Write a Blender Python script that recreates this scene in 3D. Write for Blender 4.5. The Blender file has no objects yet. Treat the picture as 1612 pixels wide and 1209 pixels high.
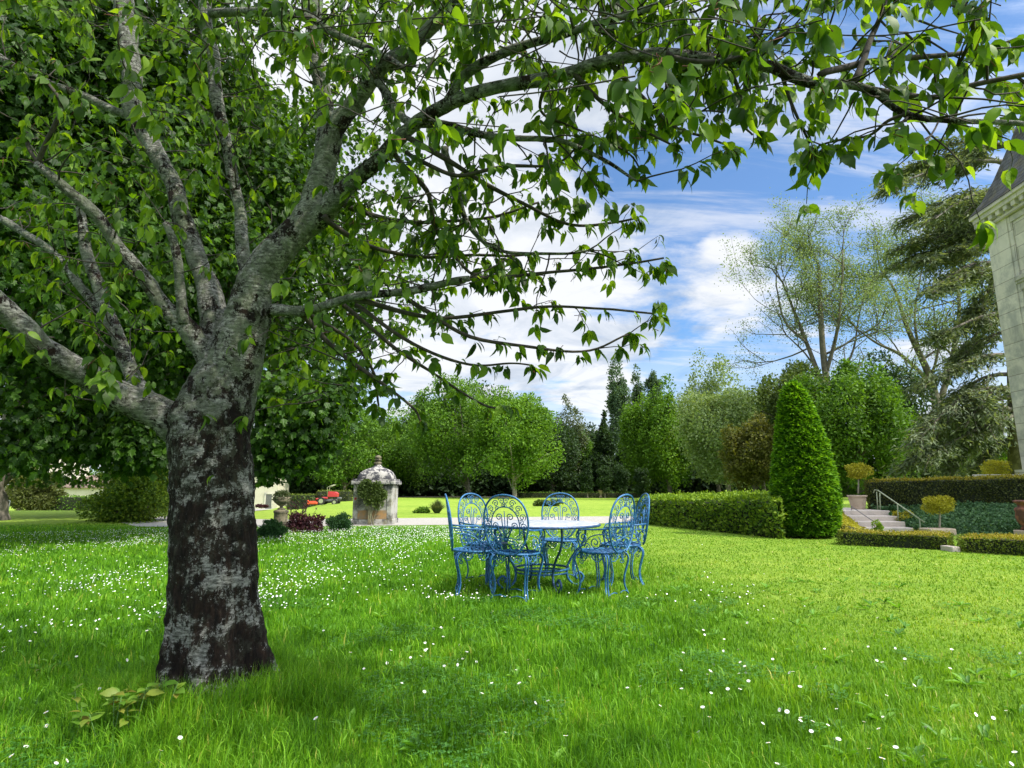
import bpy, math, random
import numpy as np
from mathutils import Vector, noise as mn
R = math.radians
random.seed(7); rng = np.random.default_rng(7)
sc = bpy.context.scene
COL = sc.collection
# ------------------------------------------------------------------ camera
F = 920.0; CX = 806.0; CY = 604.5; PITCH = R(10.1); H = 1.13
cam_d = bpy.data.cameras.new("camera"); cam = bpy.data.objects.new("camera", cam_d); COL.objects.link(cam)
cam.location = (0, 0, H); cam.rotation_euler = (math.pi/2 + PITCH, 0, 0)
cam_d.sensor_width = 36; cam_d.lens = 36*F/1612; cam_d.clip_end = 3000; cam_d.clip_start = 0.05
sc.camera = cam
FW = np.array([0, math.cos(PITCH), math.sin(PITCH)]); UP = np.array([0, -math.sin(PITCH), math.cos(PITCH)]); RT = np.array([1., 0, 0])
CAM = np.array([0, 0, H])
def raydir(px, py): return FW + RT*((px-CX)/F) + UP*((CY-py)/F)
def W(px, py, D): return CAM + D*raydir(px, py)                  # point at depth D behind a pixel
def WY(px, py, Y):                                               # point at ground distance Y
    d = raydir(px, py); return CAM + d*(Y/d[1])
def G(px, py, z=0.0):                                            # point on the level z
    d = raydir(px, py); return CAM + d*((z-H)/d[2])
# ------------------------------------------------------------------ light
SUN_AZ, SUN_EL = R(119), R(51)
sdir = Vector((math.sin(SUN_AZ)*math.cos(SUN_EL), math.cos(SUN_AZ)*math.cos(SUN_EL), math.sin(SUN_EL)))
sl = bpy.data.lights.new("sun", 'SUN'); sl.energy = 3.6; sl.angle = R(0.6); sl.color = (1.0, 0.94, 0.82)
so = bpy.data.objects.new("sun", sl); COL.objects.link(so); so.rotation_euler = sdir.to_track_quat('Z', 'Y').to_euler()
so.location = (0, 0, 30)
sc.view_settings.view_transform = 'Standard'; sc.view_settings.look = 'None'
sc.view_settings.exposure = 0.74; sc.view_settings.gamma = 1; sc.view_settings.use_curve_mapping = False
sc.cycles.max_bounces = 7; sc.cycles.diffuse_bounces = 4; sc.cycles.transmission_bounces = 5; sc.cycles.glossy_bounces = 2
sc.cycles.use_denoising = True
# ------------------------------------------------------------------ node helpers
class NT:
    def __init__(s, tree): s.t = tree; tree.nodes.clear()
    def n(s, typ, **kw):
        nd = s.t.nodes.new(typ); ins = kw.pop('ins', {})
        for k, v in kw.items(): setattr(nd, k, v)
        for k, v in ins.items(): s.set(nd.inputs[k], v)
        return nd
    def set(s, sock, v):
        if isinstance(v, bpy.types.NodeSocket): s.t.links.new(v, sock)
        elif isinstance(v, bpy.types.Node): s.t.links.new(v.outputs[0], sock)
        elif isinstance(v, (tuple, list)) and len(v) == 3 and sock.type == 'RGBA': sock.default_value = (*v, 1)
        else: sock.default_value = v
    def math(s, op, a, b=0.0, c=None, clamp=False):
        nd = s.n('ShaderNodeMath', operation=op, use_clamp=clamp); s.set(nd.inputs[0], a); s.set(nd.inputs[1], b)
        if c is not None: s.set(nd.inputs[2], c)
        return nd.outputs[0]
    def vmath(s, op, a, b=None):
        nd = s.n('ShaderNodeVectorMath', operation=op); s.set(nd.inputs[0], a)
        if b is not None: s.set(nd.inputs[1], b)
        return nd
    def mix(s, f, a, b, blend='MIX'):
        nd = s.n('ShaderNodeMix', data_type='RGBA', blend_type=blend)
        s.set(nd.inputs[0], f); s.set(nd.inputs[6], a); s.set(nd.inputs[7], b); return nd.outputs[2]
    def ramp(s, f, stops, interp='LINEAR'):
        nd = s.n('ShaderNodeValToRGB'); s.set(nd.inputs[0], f); cr = nd.color_ramp; cr.interpolation = interp
        while len(cr.elements) < len(stops): cr.elements.new(0.5)
        for e, (p, c) in zip(cr.elements, stops):
            e.position = p; e.color = (c, c, c, 1) if not isinstance(c, (tuple, list)) else (*c, 1)
        return nd.outputs[0]
    def noise(s, vec, scale, detail=4, rough=.55, dist=0.0):
        nd = s.n('ShaderNodeTexNoise', ins={'Scale': scale, 'Detail': detail, 'Roughness': rough, 'Distortion': dist})
        if vec is not None: s.set(nd.inputs['Vector'], vec)
        return nd.outputs[0]
    def maprange(s, v, a, b, c=0.0, d=1.0, smooth=True):
        nd = s.n('ShaderNodeMapRange', interpolation_type='SMOOTHSTEP' if smooth else 'LINEAR')
        for k, x in zip(range(5), (v, a, b, c, d)): s.set(nd.inputs[k], x)
        return nd.outputs[0]
# ------------------------------------------------------------------ world: sky and clouds
world = bpy.data.worlds.new("World"); sc.world = world; world.use_nodes = True
w = NT(world.node_tree)
sky = w.n('ShaderNodeTexSky', sky_type='NISHITA'); sky.sun_disc = False; sky.sun_elevation = SUN_EL; sky.sun_rotation = SUN_AZ
sky.air_density = 1.0; sky.dust_density = 0.6; sky.ozone_density = 2.0
tc = w.n('ShaderNodeTexCoord'); dirv = w.vmath('NORMALIZE', tc.outputs['Generated']).outputs[0]
sep = w.n('ShaderNodeSeparateXYZ', ins={0: dirv})
den = w.math('ADD', w.math('MAXIMUM', sep.outputs[2], 0.0), 0.16)
cp = w.n('ShaderNodeCombineXYZ', ins={0: w.math('DIVIDE', sep.outputs[0], den), 1: w.math('DIVIDE', sep.outputs[1], den), 2: 0.3})
rot = w.n('ShaderNodeMapping', ins={0: cp.outputs[0]}); rot.inputs[2].default_value = (0, 0, R(25)); rot.inputs[3].default_value = (0.55, 1.25, 1)
n1 = w.noise(rot.outputs[0], 1.25, 10, .60, .35)
n2 = w.noise(cp.outputs[0], 3.2, 8, .60, .3)
n3 = w.noise(cp.outputs[0], 2.6, 9, .62, .6)
def spot(px, py, inner, outer):                                  # 1 near a direction, 0 away from it
    d = raydir(px, py); d = d/np.linalg.norm(d)
    nd = w.vmath('DOT_PRODUCT', dirv, tuple(float(x) for x in d))
    return w.maprange(nd.outputs['Value'], math.cos(R(outer)), math.cos(R(inner)))
clear = w.math('MULTIPLY', spot(1300, 330, 3, 24), 0.22)
clear = w.math('ADD', clear, w.math('MULTIPLY', spot(1060, 330, 1, 11), 0.12))
clear = w.math('ADD', clear, w.math('MULTIPLY', spot(1480, 120, 2, 18), 0.14))
clear = w.math('ADD', clear, w.math('MULTIPLY', spot(560, 640, 1, 8), 0.12))
cov = w.math('SUBTRACT', w.math('ADD', w.math('MULTIPLY', n1, 1.5), w.math('SUBTRACT', w.math('MULTIPLY', n2, .8), .60)), clear)
cov = w.math('ADD', cov, w.math('MULTIPLY', spot(1330, 300, .5, 4.5), 0.20))
cov = w.math('ADD', cov, w.math('MULTIPLY', spot(1400, 335, .5, 3.0), 0.16))
cov = w.math('ADD', cov, w.math('MULTIPLY', spot(1150, 372, .3, 3.2), 0.20))
cov = w.math('ADD', cov, w.math('MULTIPLY', spot(650, 350, 4, 22), 0.12))
stv = w.n('ShaderNodeMapping', ins={0: cp.outputs[0]}); stv.inputs[2].default_value = (0, 0, R(-32)); stv.inputs[3].default_value = (.55, 3.2, 1)
streak = w.maprange(w.noise(stv.outputs[0], 1.9, 9, .66, .4), .42, .68, .06, .62)
fac = w.math('MAXIMUM', w.math('MAXIMUM', w.maprange(cov, 0.30, 0.62), streak), w.maprange(sep.outputs[2], .30, .08, 0, .72))
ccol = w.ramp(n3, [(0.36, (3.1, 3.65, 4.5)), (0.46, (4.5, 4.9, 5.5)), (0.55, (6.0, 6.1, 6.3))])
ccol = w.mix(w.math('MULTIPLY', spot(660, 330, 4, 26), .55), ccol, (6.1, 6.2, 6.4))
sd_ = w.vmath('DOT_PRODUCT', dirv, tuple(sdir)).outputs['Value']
cloud_fill = w.math('ADD', w.math('ADD', 1.0, w.maprange(sd_, .35, 1.0, 0, 2.6)), w.maprange(sep.outputs[2], .70, .95, 0, .9))  # clouds out of view, overhead and sunward, brightened to add soft fill
ccol = w.vmath('SCALE', ccol); ccol.inputs['Scale'].default_value = 1; w.set(ccol.inputs['Scale'], cloud_fill); ccol = ccol.outputs[0]
skyc = w.mix(1.0, sky.outputs[0], (0.66, 1.0, 1.28), 'MULTIPLY')
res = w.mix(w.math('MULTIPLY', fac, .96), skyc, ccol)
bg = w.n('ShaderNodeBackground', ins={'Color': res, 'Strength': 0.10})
wo = w.n('ShaderNodeOutputWorld', ins={0: bg})
# ------------------------------------------------------------------ mesh helpers
def nrm(a): return a/(np.linalg.norm(a, axis=-1, keepdims=True)+1e-12)
class MB:
    def __init__(s): s.v = []; s.f = []; s.m = []; s.a = []; s.nv = 0
    def add(s, verts, faces, mat=0, var=0.5):
        verts = np.asarray(verts, float).reshape(-1, 3); s.v.append(verts)
        a = np.full(len(verts), var) if np.isscalar(var) else np.asarray(var, float); s.a.append(a)
        byk = {}
        if isinstance(faces, np.ndarray): byk[faces.shape[1]] = faces
        else:
            for f in faces: byk.setdefault(len(f), []).append(f)
        for k, fs in byk.items():
            fs = np.asarray(fs, np.int64)+s.nv; s.f.append(fs); s.m.append(np.full(len(fs), mat))
        s.nv += len(verts)
    def tube(s, pts, rad, n=8, mat=0, var=0.5, cap=True, closed=False):
        P = np.asarray(pts, float); k = len(P); rad = np.full(k, rad) if np.isscalar(rad) else np.asarray(rad, float)
        if closed: T = nrm(np.roll(P, -1, 0)-np.roll(P, 1, 0))
        else:
            T = np.empty_like(P); T[1:-1] = P[2:]-P[:-2]; T[0] = P[1]-P[0]; T[-1] = P[-1]-P[-2]; T = nrm(T)
        N = np.empty_like(P); a = np.array([0, 0, 1.]) if abs(T[0][2]) < .9 else np.array([1., 0, 0])
        N[0] = nrm(np.cross(T[0], a))
        for i in range(1, k):
            x = N[i-1]-T[i]*np.dot(N[i-1], T[i]); N[i] = x/(np.linalg.norm(x)+1e-12)
        B = np.cross(T, N); an = np.linspace(0, 2*np.pi, n, endpoint=False)
        V = P[:, None]+rad[:, None, None]*(N[:, None]*np.cos(an)[None, :, None]+B[:, None]*np.sin(an)[None, :, None])
        V = V.reshape(-1, 3); i = np.arange(k if closed else k-1)[:, None]; j = np.arange(n)[None]
        i2 = (i+1) % k; j2 = (j+1) % n
        Fq = np.stack([i*n+j, i*n+j2, i2*n+j2, i2*n+j], -1).reshape(-1, 4)
        base = s.nv; s.add(V, Fq, mat, var)
        if cap and not closed:
            s.f.append(np.array([[base+q for q in range(n-1, -1, -1)]])); s.m.append(np.array([mat]))
            s.f.append(np.array([[base+(k-1)*n+q for q in range(n)]])); s.m.append(np.array([mat]))
    def box(s, lo, hi, mat=0, var=.5, bev=0.0, rz=0, c=None):
        x0, y0, z0 = lo; x1, y1, z1 = hi; b = bev
        if b <= 0:
            V = [(x, y, z) for z in (z0, z1) for x, y in ((x0, y0), (x1, y0), (x1, y1), (x0, y1))]
            Fc = [(3, 2, 1, 0), (4, 5, 6, 7), (0, 1, 5, 4), (1, 2, 6, 5), (2, 3, 7, 6), (3, 0, 4, 7)]
        else:
            def ring(z, i): return [(x0+i, y0, z), (x1-i, y0, z), (x1, y0+i, z), (x1, y1-i, z), (x1-i, y1, z), (x0+i, y1, z), (x0, y1-i, z), (x0, y0+i, z)]
            def ring2(z): return [(x0+b, y0+b, z), (x1-b, y0+b, z), (x1-b, y0+b, z), (x1-b, y1-b, z), (x1-b, y1-b, z), (x0+b, y1-b, z), (x0+b, y1-b, z), (x0+b, y0+b, z)]
            def rr(z, o): return [(x0+b+o*0, y0+o, z), (x1-b, y0+o, z), (x1-o, y0+b, z), (x1-o, y1-b, z), (x1-b, y1-o, z), (x0+b, y1-o, z), (x0+o, y1-b, z), (x0+o, y0+b, z)]
            V = rr(z0, b*.7)+rr(z0+b, 0)+rr(z1-b, 0)+rr(z1, b*.7)
            Fc = [tuple(range(7, -1, -1)), tuple(range(24, 32))]
            for q in range(3):
                for j in range(8): Fc.append((q*8+j, q*8+(j+1) % 8, q*8+8+(j+1) % 8, q*8+8+j))
        V = np.array(V, float)
        if rz:
            c = np.array([(x0+x1)/2, (y0+y1)/2]) if c is None else np.array(c)
            d = V[:, :2]-c; V[:, 0] = c[0]+d[:, 0]*math.cos(rz)-d[:, 1]*math.sin(rz); V[:, 1] = c[1]+d[:, 0]*math.sin(rz)+d[:, 1]*math.cos(rz)
        s.add(V, Fc, mat, var)
    def lathe(s, prof, c=(0, 0, 0), n=24, mat=0, sq=None):                # prof: [(r, z)]
        k = len(prof); an = np.linspace(0, 2*np.pi, n, endpoint=False); V = []
        for i, (r, z) in enumerate(prof):
            q = 0 if sq is None else sq[i]
            rr = np.ones(n) if q == 0 else (1-q)+q/np.maximum(abs(np.cos(an)), abs(np.sin(an)))
            V.append(np.stack([c[0]+r*rr*np.cos(an), c[1]+r*rr*np.sin(an), np.full(n, c[2]+z)], -1))
        V = np.concatenate(V); i = np.arange(k-1)[:, None]; j = np.arange(n)[None]; j2 = (j+1) % n
        Fq = np.stack([i*n+j, i*n+j2, (i+1)*n+j2, (i+1)*n+j], -1).reshape(-1, 4); b = s.nv; s.add(V, Fq, mat)
        s.f.append(np.array([[b+q for q in range(n-1, -1, -1)]])); s.m.append(np.array([mat]))
        s.f.append(np.array([[b+(k-1)*n+q for q in range(n)]])); s.m.append(np.array([mat]))
    def inst(s, tv, tf, P, A, N, S, mat=0, var=None):                     # copies of a small template; A = long axis (y), N = normal (z)
        tv = np.asarray(tv, float); P = np.asarray(P, float); n = len(P)
        A = nrm(np.asarray(A, float)); N = np.asarray(N, float); N = nrm(N-A*np.sum(N*A, -1, keepdims=True)); X = np.cross(A, N)
        S = np.broadcast_to(np.asarray(S, float).reshape(-1, 1, 1) if not np.isscalar(S) else S, (n, 1, 1))
        V = P[:, None]+S*(tv[None, :, :1]*X[:, None]+tv[None, :, 1:2]*A[:, None]+tv[None, :, 2:]*N[:, None])
        var = rng.random(n) if var is None else np.broadcast_to(var, n); k = len(tv)
        base = s.nv; s.v.append(V.reshape(-1, 3)); s.a.append(np.repeat(var, k))
        byk = {}
        for f in tf: byk.setdefault(len(f), []).append(f)
        for q, fs in byk.items():
            fs = np.array(fs)[None]+(np.arange(n)*k)[:, None, None]+base
            s.f.append(fs.reshape(-1, q)); s.m.append(np.full(n*len(byk[q]), mat))
        s.nv += n*k
    def build(s, name, mats, parent=None, smooth=True, loc=None):
        me = bpy.data.meshes.new(name); V = np.concatenate(s.v).astype(np.float32)
        if loc is not None: V = V-np.array(loc, np.float32)
        me.vertices.add(len(V)); me.vertices.foreach_set('co', V.ravel())
        li = np.concatenate([f.ravel() for f in s.f]).astype(np.int32); lt = np.concatenate([np.full(len(f), f.shape[1]) for f in s.f]).astype(np.int32)
        ls = np.concatenate([[0], np.cumsum(lt)[:-1]]).astype(np.int32)
        me.loops.add(len(li)); me.loops.foreach_set('vertex_index', li); me.polygons.add(len(lt))
        me.polygons.foreach_set('loop_start', ls)
        try: me.polygons.foreach_set('loop_total', lt)
        except Exception: pass
        me.polygons.foreach_set('material_index', np.concatenate(s.m).astype(np.int32))
        me.polygons.foreach_set('use_smooth', np.full(len(lt), smooth))
        at = me.attributes.new('var', 'FLOAT', 'POINT'); at.data.foreach_set('value', np.concatenate(s.a).astype(np.float32))
        me.update(calc_edges=True)
        for m in (mats if isinstance(mats, (list, tuple)) else [mats]): me.materials.append(m)
        o = bpy.data.objects.new(name, me); COL.objects.link(o)
        if parent: o.parent = parent
        if loc is not None: o.location = tuple(float(q) for q in loc)
        return o
def tag(o, label=None, cat=None, group=None, kind=None):
    for k, v in (('label', label), ('category', cat), ('group', group), ('kind', kind)):
        if v: o[k] = v
    return o
def empty(name, loc, label=None, cat=None, group=None, rz=0):
    o = bpy.data.objects.new(name, None); COL.objects.link(o); o.location = tuple(float(q) for q in loc); o.rotation_euler = (0, 0, rz); o.empty_display_size = .2
    return tag(o, label, cat, group)
def copy_thing(root, loc, rz, label):
    def rec(o, par):
        c = o.copy(); COL.objects.link(c); c.parent = par
        for ch in o.children: rec(ch, c)
        return c
    c = rec(root, None); c.location = loc; c.rotation_euler = (0, 0, rz); c['label'] = label; return c
def smooth_line(pts, k=6):                                                # Catmull-Rom through control points (any width of tuple)
    P = np.array(pts, float); P = np.vstack([2*P[0]-P[1], P, 2*P[-1]-P[-2]]); out = []
    for i in range(1, len(P)-2):
        t = np.linspace(0, 1, k, endpoint=False)[:, None]; a, b, c, d = P[i-1:i+3]
        out.append(.5*((2*b)+(-a+c)*t+(2*a-5*b+4*c-d)*t*t+(-a+3*b-3*c+d)*t**3))
    out.append(P[-2][None]); return np.vstack(out)
def rdirs(n, up=0.0):
    v = nrm(rng.normal(size=(n, 3))); v[:, 2] += up; return nrm(v)
# ------------------------------------------------------------------ materials
def newmat(name):
    m = bpy.data.materials.new(name); m.use_nodes = True; return m, NT(m.node_tree)
def leaf_mat(name, cols, trans=.4, tcol=None, rough=.5, spec=.35, under=None, patch=None):
    m, t = newmat(name); at = t.n('ShaderNodeAttribute', attribute_name='var')
    c = t.ramp(at.outputs['Fac'], [(i/(len(cols)-1), q) for i, q in enumerate(cols)])
    g = t.n('ShaderNodeNewGeometry')
    if patch:
        pn = t.noise(g.outputs['Position'], patch[0], 3); c = t.mix(t.maprange(pn, .42, .62), c, t.mix(1, c, patch[1], 'MULTIPLY'))
    if under: c = t.mix(g.outputs['Backfacing'], c, t.mix(1, c, under, 'MULTIPLY'))
    p = t.n('ShaderNodeBsdfPrincipled', ins={'Base Color': c, 'Roughness': rough, 'Specular IOR Level': spec})
    tr = t.n('ShaderNodeBsdfTranslucent', ins={0: t.mix(1, c, tcol or (1.6, 1.5, .5), 'MULTIPLY')})
    mx = t.n('ShaderNodeMixShader', ins={0: trans, 1: p, 2: tr}); t.n('ShaderNodeOutputMaterial', ins={0: mx}); return m
def plain(name, col, rough=.6, metal=0.0, var=.25, scale=8.0, bump=.2, spec=.5, col2=None, lo=.4, hi=.6):
    m, t = newmat(name); g = t.n('ShaderNodeTexCoord').outputs['Object']
    n = t.noise(g, scale, 6, .6); c = t.mix(t.maprange(n, lo, hi), col, col2 or tuple(q*(1-var) for q in col))
    b = t.n('ShaderNodeBump', ins={'Strength': bump, 'Distance': .02, 'Height': t.noise(g, scale*4, 5, .6)})
    p = t.n('ShaderNodeBsdfPrincipled', ins={'Base Color': c, 'Roughness': rough, 'Metallic': metal, 'Specular IOR Level': spec, 'Normal': b})
    t.n('ShaderNodeOutputMaterial', ins={0: p}); return m
def bark_mat(name, moss=True):
    m, t = newmat(name); o = t.n('ShaderNodeTexCoord').outputs['Object']
    st = t.n('ShaderNodeMapping', ins={0: o}); st.inputs[3].default_value = (2.2, 2.2, 7.0)
    vt = t.n('ShaderNodeMapping', ins={0: o}); vt.inputs[3].default_value = (6, 6, 1.4)
    grey = t.ramp(t.noise(st.outputs[0], 11, 9, .78), [(.36, (.02, .019, .016)), (.46, (.16, .16, .15)), (.54, (.38, .38, .36)), (.64, (.60, .60, .58))])
    dark = t.ramp(t.noise(vt.outputs[0], 7, 7, .7), [(.34, (.003, .002, .002)), (.52, (.016, .009, .006)), (.72, (.05, .028, .018))])
    z = t.n('ShaderNodeSeparateXYZ', ins={0: o}).outputs[2]
    patch = t.math('ADD', t.noise(o, 5.0, 13, .80, .15), t.math('MULTIPLY', t.math('SUBTRACT', t.noise(vt.outputs[0], 11, 8, .8), .5), .28))
    if moss: lim = t.maprange(z, 1.35, 2.0, .535, .44, False)
    else: lim = .46
    mk = t.maprange(t.math('SUBTRACT', patch, lim), -.008, .014)
    c = t.mix(mk, dark, grey)
    lich = t.ramp(t.noise(o, 17, 8, .75), [(.38, (.05, .06, .035)), (.55, (.20, .235, .16)), (.7, (.36, .40, .31))])
    lm = t.math('MULTIPLY', t.maprange(t.noise(o, 10, 12, .78, .3), .485, .53), t.maprange(z, 1.1, 1.9, .12, .85) if moss else .75)
    c = t.mix(lm, c, lich)
    spk = t.maprange(t.noise(o, 60, 3, .6), .70, .74); c = t.mix(t.math('MULTIPLY', spk, .8), c, (.5, .5, .47))
    hgt = t.math('ADD', t.math('MULTIPLY', t.noise(vt.outputs[0], 9, 10, .8), 1.1), t.math('ADD', t.math('MULTIPLY', lm, .25), t.math('MULTIPLY', t.noise(o, 45, 6, .7), .5)))
    b = t.n('ShaderNodeBump', ins={'Strength': 1.0, 'Distance': .055, 'Height': hgt})
    if not moss: c = t.mix(1, c, (1.15, 1.15, 1.1), 'MULTIPLY')
    p = t.n('ShaderNodeBsdfPrincipled', ins={'Base Color': c, 'Roughness': .85, 'Specular IOR Level': .2, 'Normal': b})
    t.n('ShaderNodeOutputMaterial', ins={0: p}); return m
def stone_mat(name, base, stain, scale=3.0, amt=(.45, .6), brick=None, green=None):
    m, t = newmat(name); o = t.n('ShaderNodeTexCoord').outputs['Object']
    c = t.mix(t.noise(o, scale*6, 6, .7), tuple(q*.82 for q in base), base)
    c = t.mix(t.maprange(t.noise(o, scale, 9, .72, .4), *amt), c, stain)
    if green: c = t.mix(t.math('MULTIPLY', t.maprange(t.noise(o, scale*1.7, 7, .7), .5, .62), green[1]), c, green[0])
    h = t.noise(o, scale*14, 6, .7)
    if brick:
        s_ = t.n('ShaderNodeSeparateXYZ', ins={0: o}); q = t.n('ShaderNodeCombineXYZ', ins={0: t.math('ADD', s_.outputs[0], s_.outputs[1]), 1: s_.outputs[2]})
        bt = t.n('ShaderNodeTexBrick', ins={'Vector': q.outputs[0], 'Scale': 1.0, 'Mortar Size': .012, 'Mortar Smooth': .4, 'Brick Width': brick[0], 'Row Height': brick[1], 'Color1': (1, 1, 1, 1), 'Color2': (.80, .80, .78, 1), 'Mortar': (.45, .43, .40, 1)})
        c = t.mix(1, c, bt.outputs[0], 'MULTIPLY'); h = t.math('SUBTRACT', h, t.math('MULTIPLY', bt.outputs[1], .8))
    b = t.n('ShaderNodeBump', ins={'Strength': .6, 'Distance': .02, 'Height': h})
    p = t.n('ShaderNodeBsdfPrincipled', ins={'Base Color': c, 'Roughness': .9, 'Specular IOR Level': .2, 'Normal': b})
    t.n('ShaderNodeOutputMaterial', ins={0: p}); return m

M = {}
M['cherry'] = leaf_mat('cherry leaf', [(.022, .055, .005), (.045, .105, .009), (.085, .17, .012), (.18, .29, .025)], .52, (2.1, 1.9, .5), .5, .3)
M['maple'] = leaf_mat('maple leaf', [(.014, .042, .004), (.028, .075, .006), (.065, .15, .010)], .52, (2.3, 2.0, .4), .5)
M['twig'] = plain('twig bark', (.05, .04, .03), .9, var=.5, scale=30)
M['bark'] = bark_mat('cherry bark'); M['bark2'] = bark_mat('limb bark', False)
M['treebark'] = plain('grey bark', (.17, .15, .12), .9, var=.5, scale=3, bump=.6)
M['olivebark'] = plain('olive bark', (.13, .12, .075), .9, var=.4, scale=2, bump=.4)
M['palebark'] = plain('pale bark', (.36, .33, .27), .9, var=.4, scale=2, bump=.4)
for nm, cols, pt in (('mid', [(.05, .12, .010), (.095, .20, .015), (.16, .30, .025)], None), ('bright', [(.065, .145, .010), (.12, .25, .015), (.19, .34, .025)], None),
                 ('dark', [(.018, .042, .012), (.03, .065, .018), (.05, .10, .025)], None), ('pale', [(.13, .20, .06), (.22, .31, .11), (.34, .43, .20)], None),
                 ('plane', [(.11, .17, .06), (.18, .26, .10), (.27, .35, .17)], None), ('poplar', [(.045, .09, .04), (.07, .13, .06), (.11, .18, .085)], None),
                 ('brown', [(.07, .085, .018), (.115, .125, .025), (.17, .175, .035)], None), ('olive', [(.05, .085, .018), (.085, .13, .025), (.14, .20, .045)], None),
                 ('cedar', [(.05, .08, .04), (.11, .15, .075), (.24, .29, .17)], None), ('yew', [(.028, .09, .008), (.08, .21, .012), (.22, .42, .02)], None),
                 ('box', [(.015, .05, .018), (.03, .085, .028), (.05, .13, .04)], None), ('hedge', [(.055, .085, .012), (.10, .15, .015), (.17, .22, .03)], None),
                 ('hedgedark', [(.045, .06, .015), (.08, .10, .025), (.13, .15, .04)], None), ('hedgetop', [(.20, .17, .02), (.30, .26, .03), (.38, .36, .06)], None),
                 ('golden', [(.22, .22, .015), (.36, .34, .025), (.50, .46, .06)], None), ('ivy', [(.025, .07, .022), (.05, .13, .045), (.15, .27, .12)], None),
                 ('purple', [(.030, .010, .018), (.06, .018, .03), (.11, .04, .05)], None), ('bush', [(.05, .11, .012), (.11, .20, .018), (.25, .35, .03)], None),
                 ('greygreen', [(.05, .075, .03), (.08, .11, .05), (.14, .17, .09)], None), ('yellowshrub', [(.08, .16, .012), (.16, .27, .015), (.27, .40, .03)], None)):
    M[nm] = leaf_mat(nm+' foliage', cols, .34, (1.5, 1.4, .5), .6, .3, patch=(.5, (.72, .78, .8)) if nm in ('mid', 'bright', 'olive', 'dark') else None)
M['core'] = plain('dark core filler', (.02, .03, .01), .95, var=.5, scale=6)  # solid dark filler, stands in for self-shadow inside clipped foliage
M['white'] = plain('white petal', (.85, .85, .83), .6, var=.05)
M['yellow'] = plain('yellow floret', (.75, .5, .02), .7, var=.2)
M['stem'] = plain('flower stem', (.07, .16, .03), .7, var=.2)
M['blue'] = plain('worn blue paint', (.018, .095, .25), .38, .15, scale=45, bump=.3, col2=(.038, .20, .38), lo=.45, hi=.65)
M['bluedark'] = plain('dark blue paint', (.02, .05, .12), .4, .2, scale=30, bump=.2, col2=(.03, .09, .2))
M['tabletop'] = plain('weathered pale table top', (.42, .43, .45), .4, 0, scale=14, bump=.1, col2=(.26, .29, .34), spec=.5)
M['red'] = plain('red paint', (.48, .04, .045), .4, var=.15, scale=20, bump=0)
M['orange'] = plain('orange red paint', (.66, .09, .03), .4, var=.15, scale=20, bump=0)
M['black'] = plain('black rubber', (.02, .02, .02), .8, var=.3)
M['greyplastic'] = plain('grey machine metal', (.13, .13, .15), .5, var=.3)
M['palemetal'] = plain('pale painted rail', (.36, .40, .25), .5, var=.25, scale=20)
M['whitepaint'] = plain('white paint', (.8, .8, .78), .5, var=.08)
M['stone'] = stone_mat('mossy limestone', (.42, .41, .38), (.08, .08, .08), 2.2, (.44, .60), green=((.16, .14, .05), .5))
M['domestone'] = stone_mat('lichened dome stone', (.44, .42, .40), (.06, .06, .07), 6, (.44, .54))
M['ochre'] = plain('ochre stained stone', (.33, .19, .08), .9, col2=(.22, .17, .11), scale=5)
M['urnstone'] = stone_mat('brown weathered stone', (.20, .175, .12), (.07, .065, .05), 5)
M['tower'] = stone_mat('pale chateau limestone', (.78, .72, .61), (.50, .48, .43), .9, (.40, .68), (1.15, .42))
M['towertrim'] = stone_mat('carved limestone', (.74, .69, .60), (.40, .39, .36), .8, (.42, .62), (2.2, .55))
M['slate'] = stone_mat('roof slate', (.14, .145, .16), (.07, .07, .06), 1.4, (.4, .6), (.34, .16), green=((.20, .18, .10), .5))
M['stairstone'] = stone_mat('pale stair stone', (.60, .52, .46), (.40, .35, .32), 2, (.5, .7))
M['plaster'] = stone_mat('lime plaster', (.60, .56, .46), (.45, .41, .33), .8, (.5, .7))
M['tiles'] = stone_mat('old clay tiles', (.26, .19, .15), (.16, .12, .10), 2.0, (.4, .6), (.25, .3))
M['door'] = plain('grey wooden door', (.13, .13, .13), .7)
M['terracotta'] = plain('terracotta', (.27, .10, .06), .8, col2=(.11, .045, .035), scale=7, bump=.5)
M['potstone'] = stone_mat('pale pot stone', (.60, .47, .36), (.40, .30, .22), 4, (.5, .65))
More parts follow.
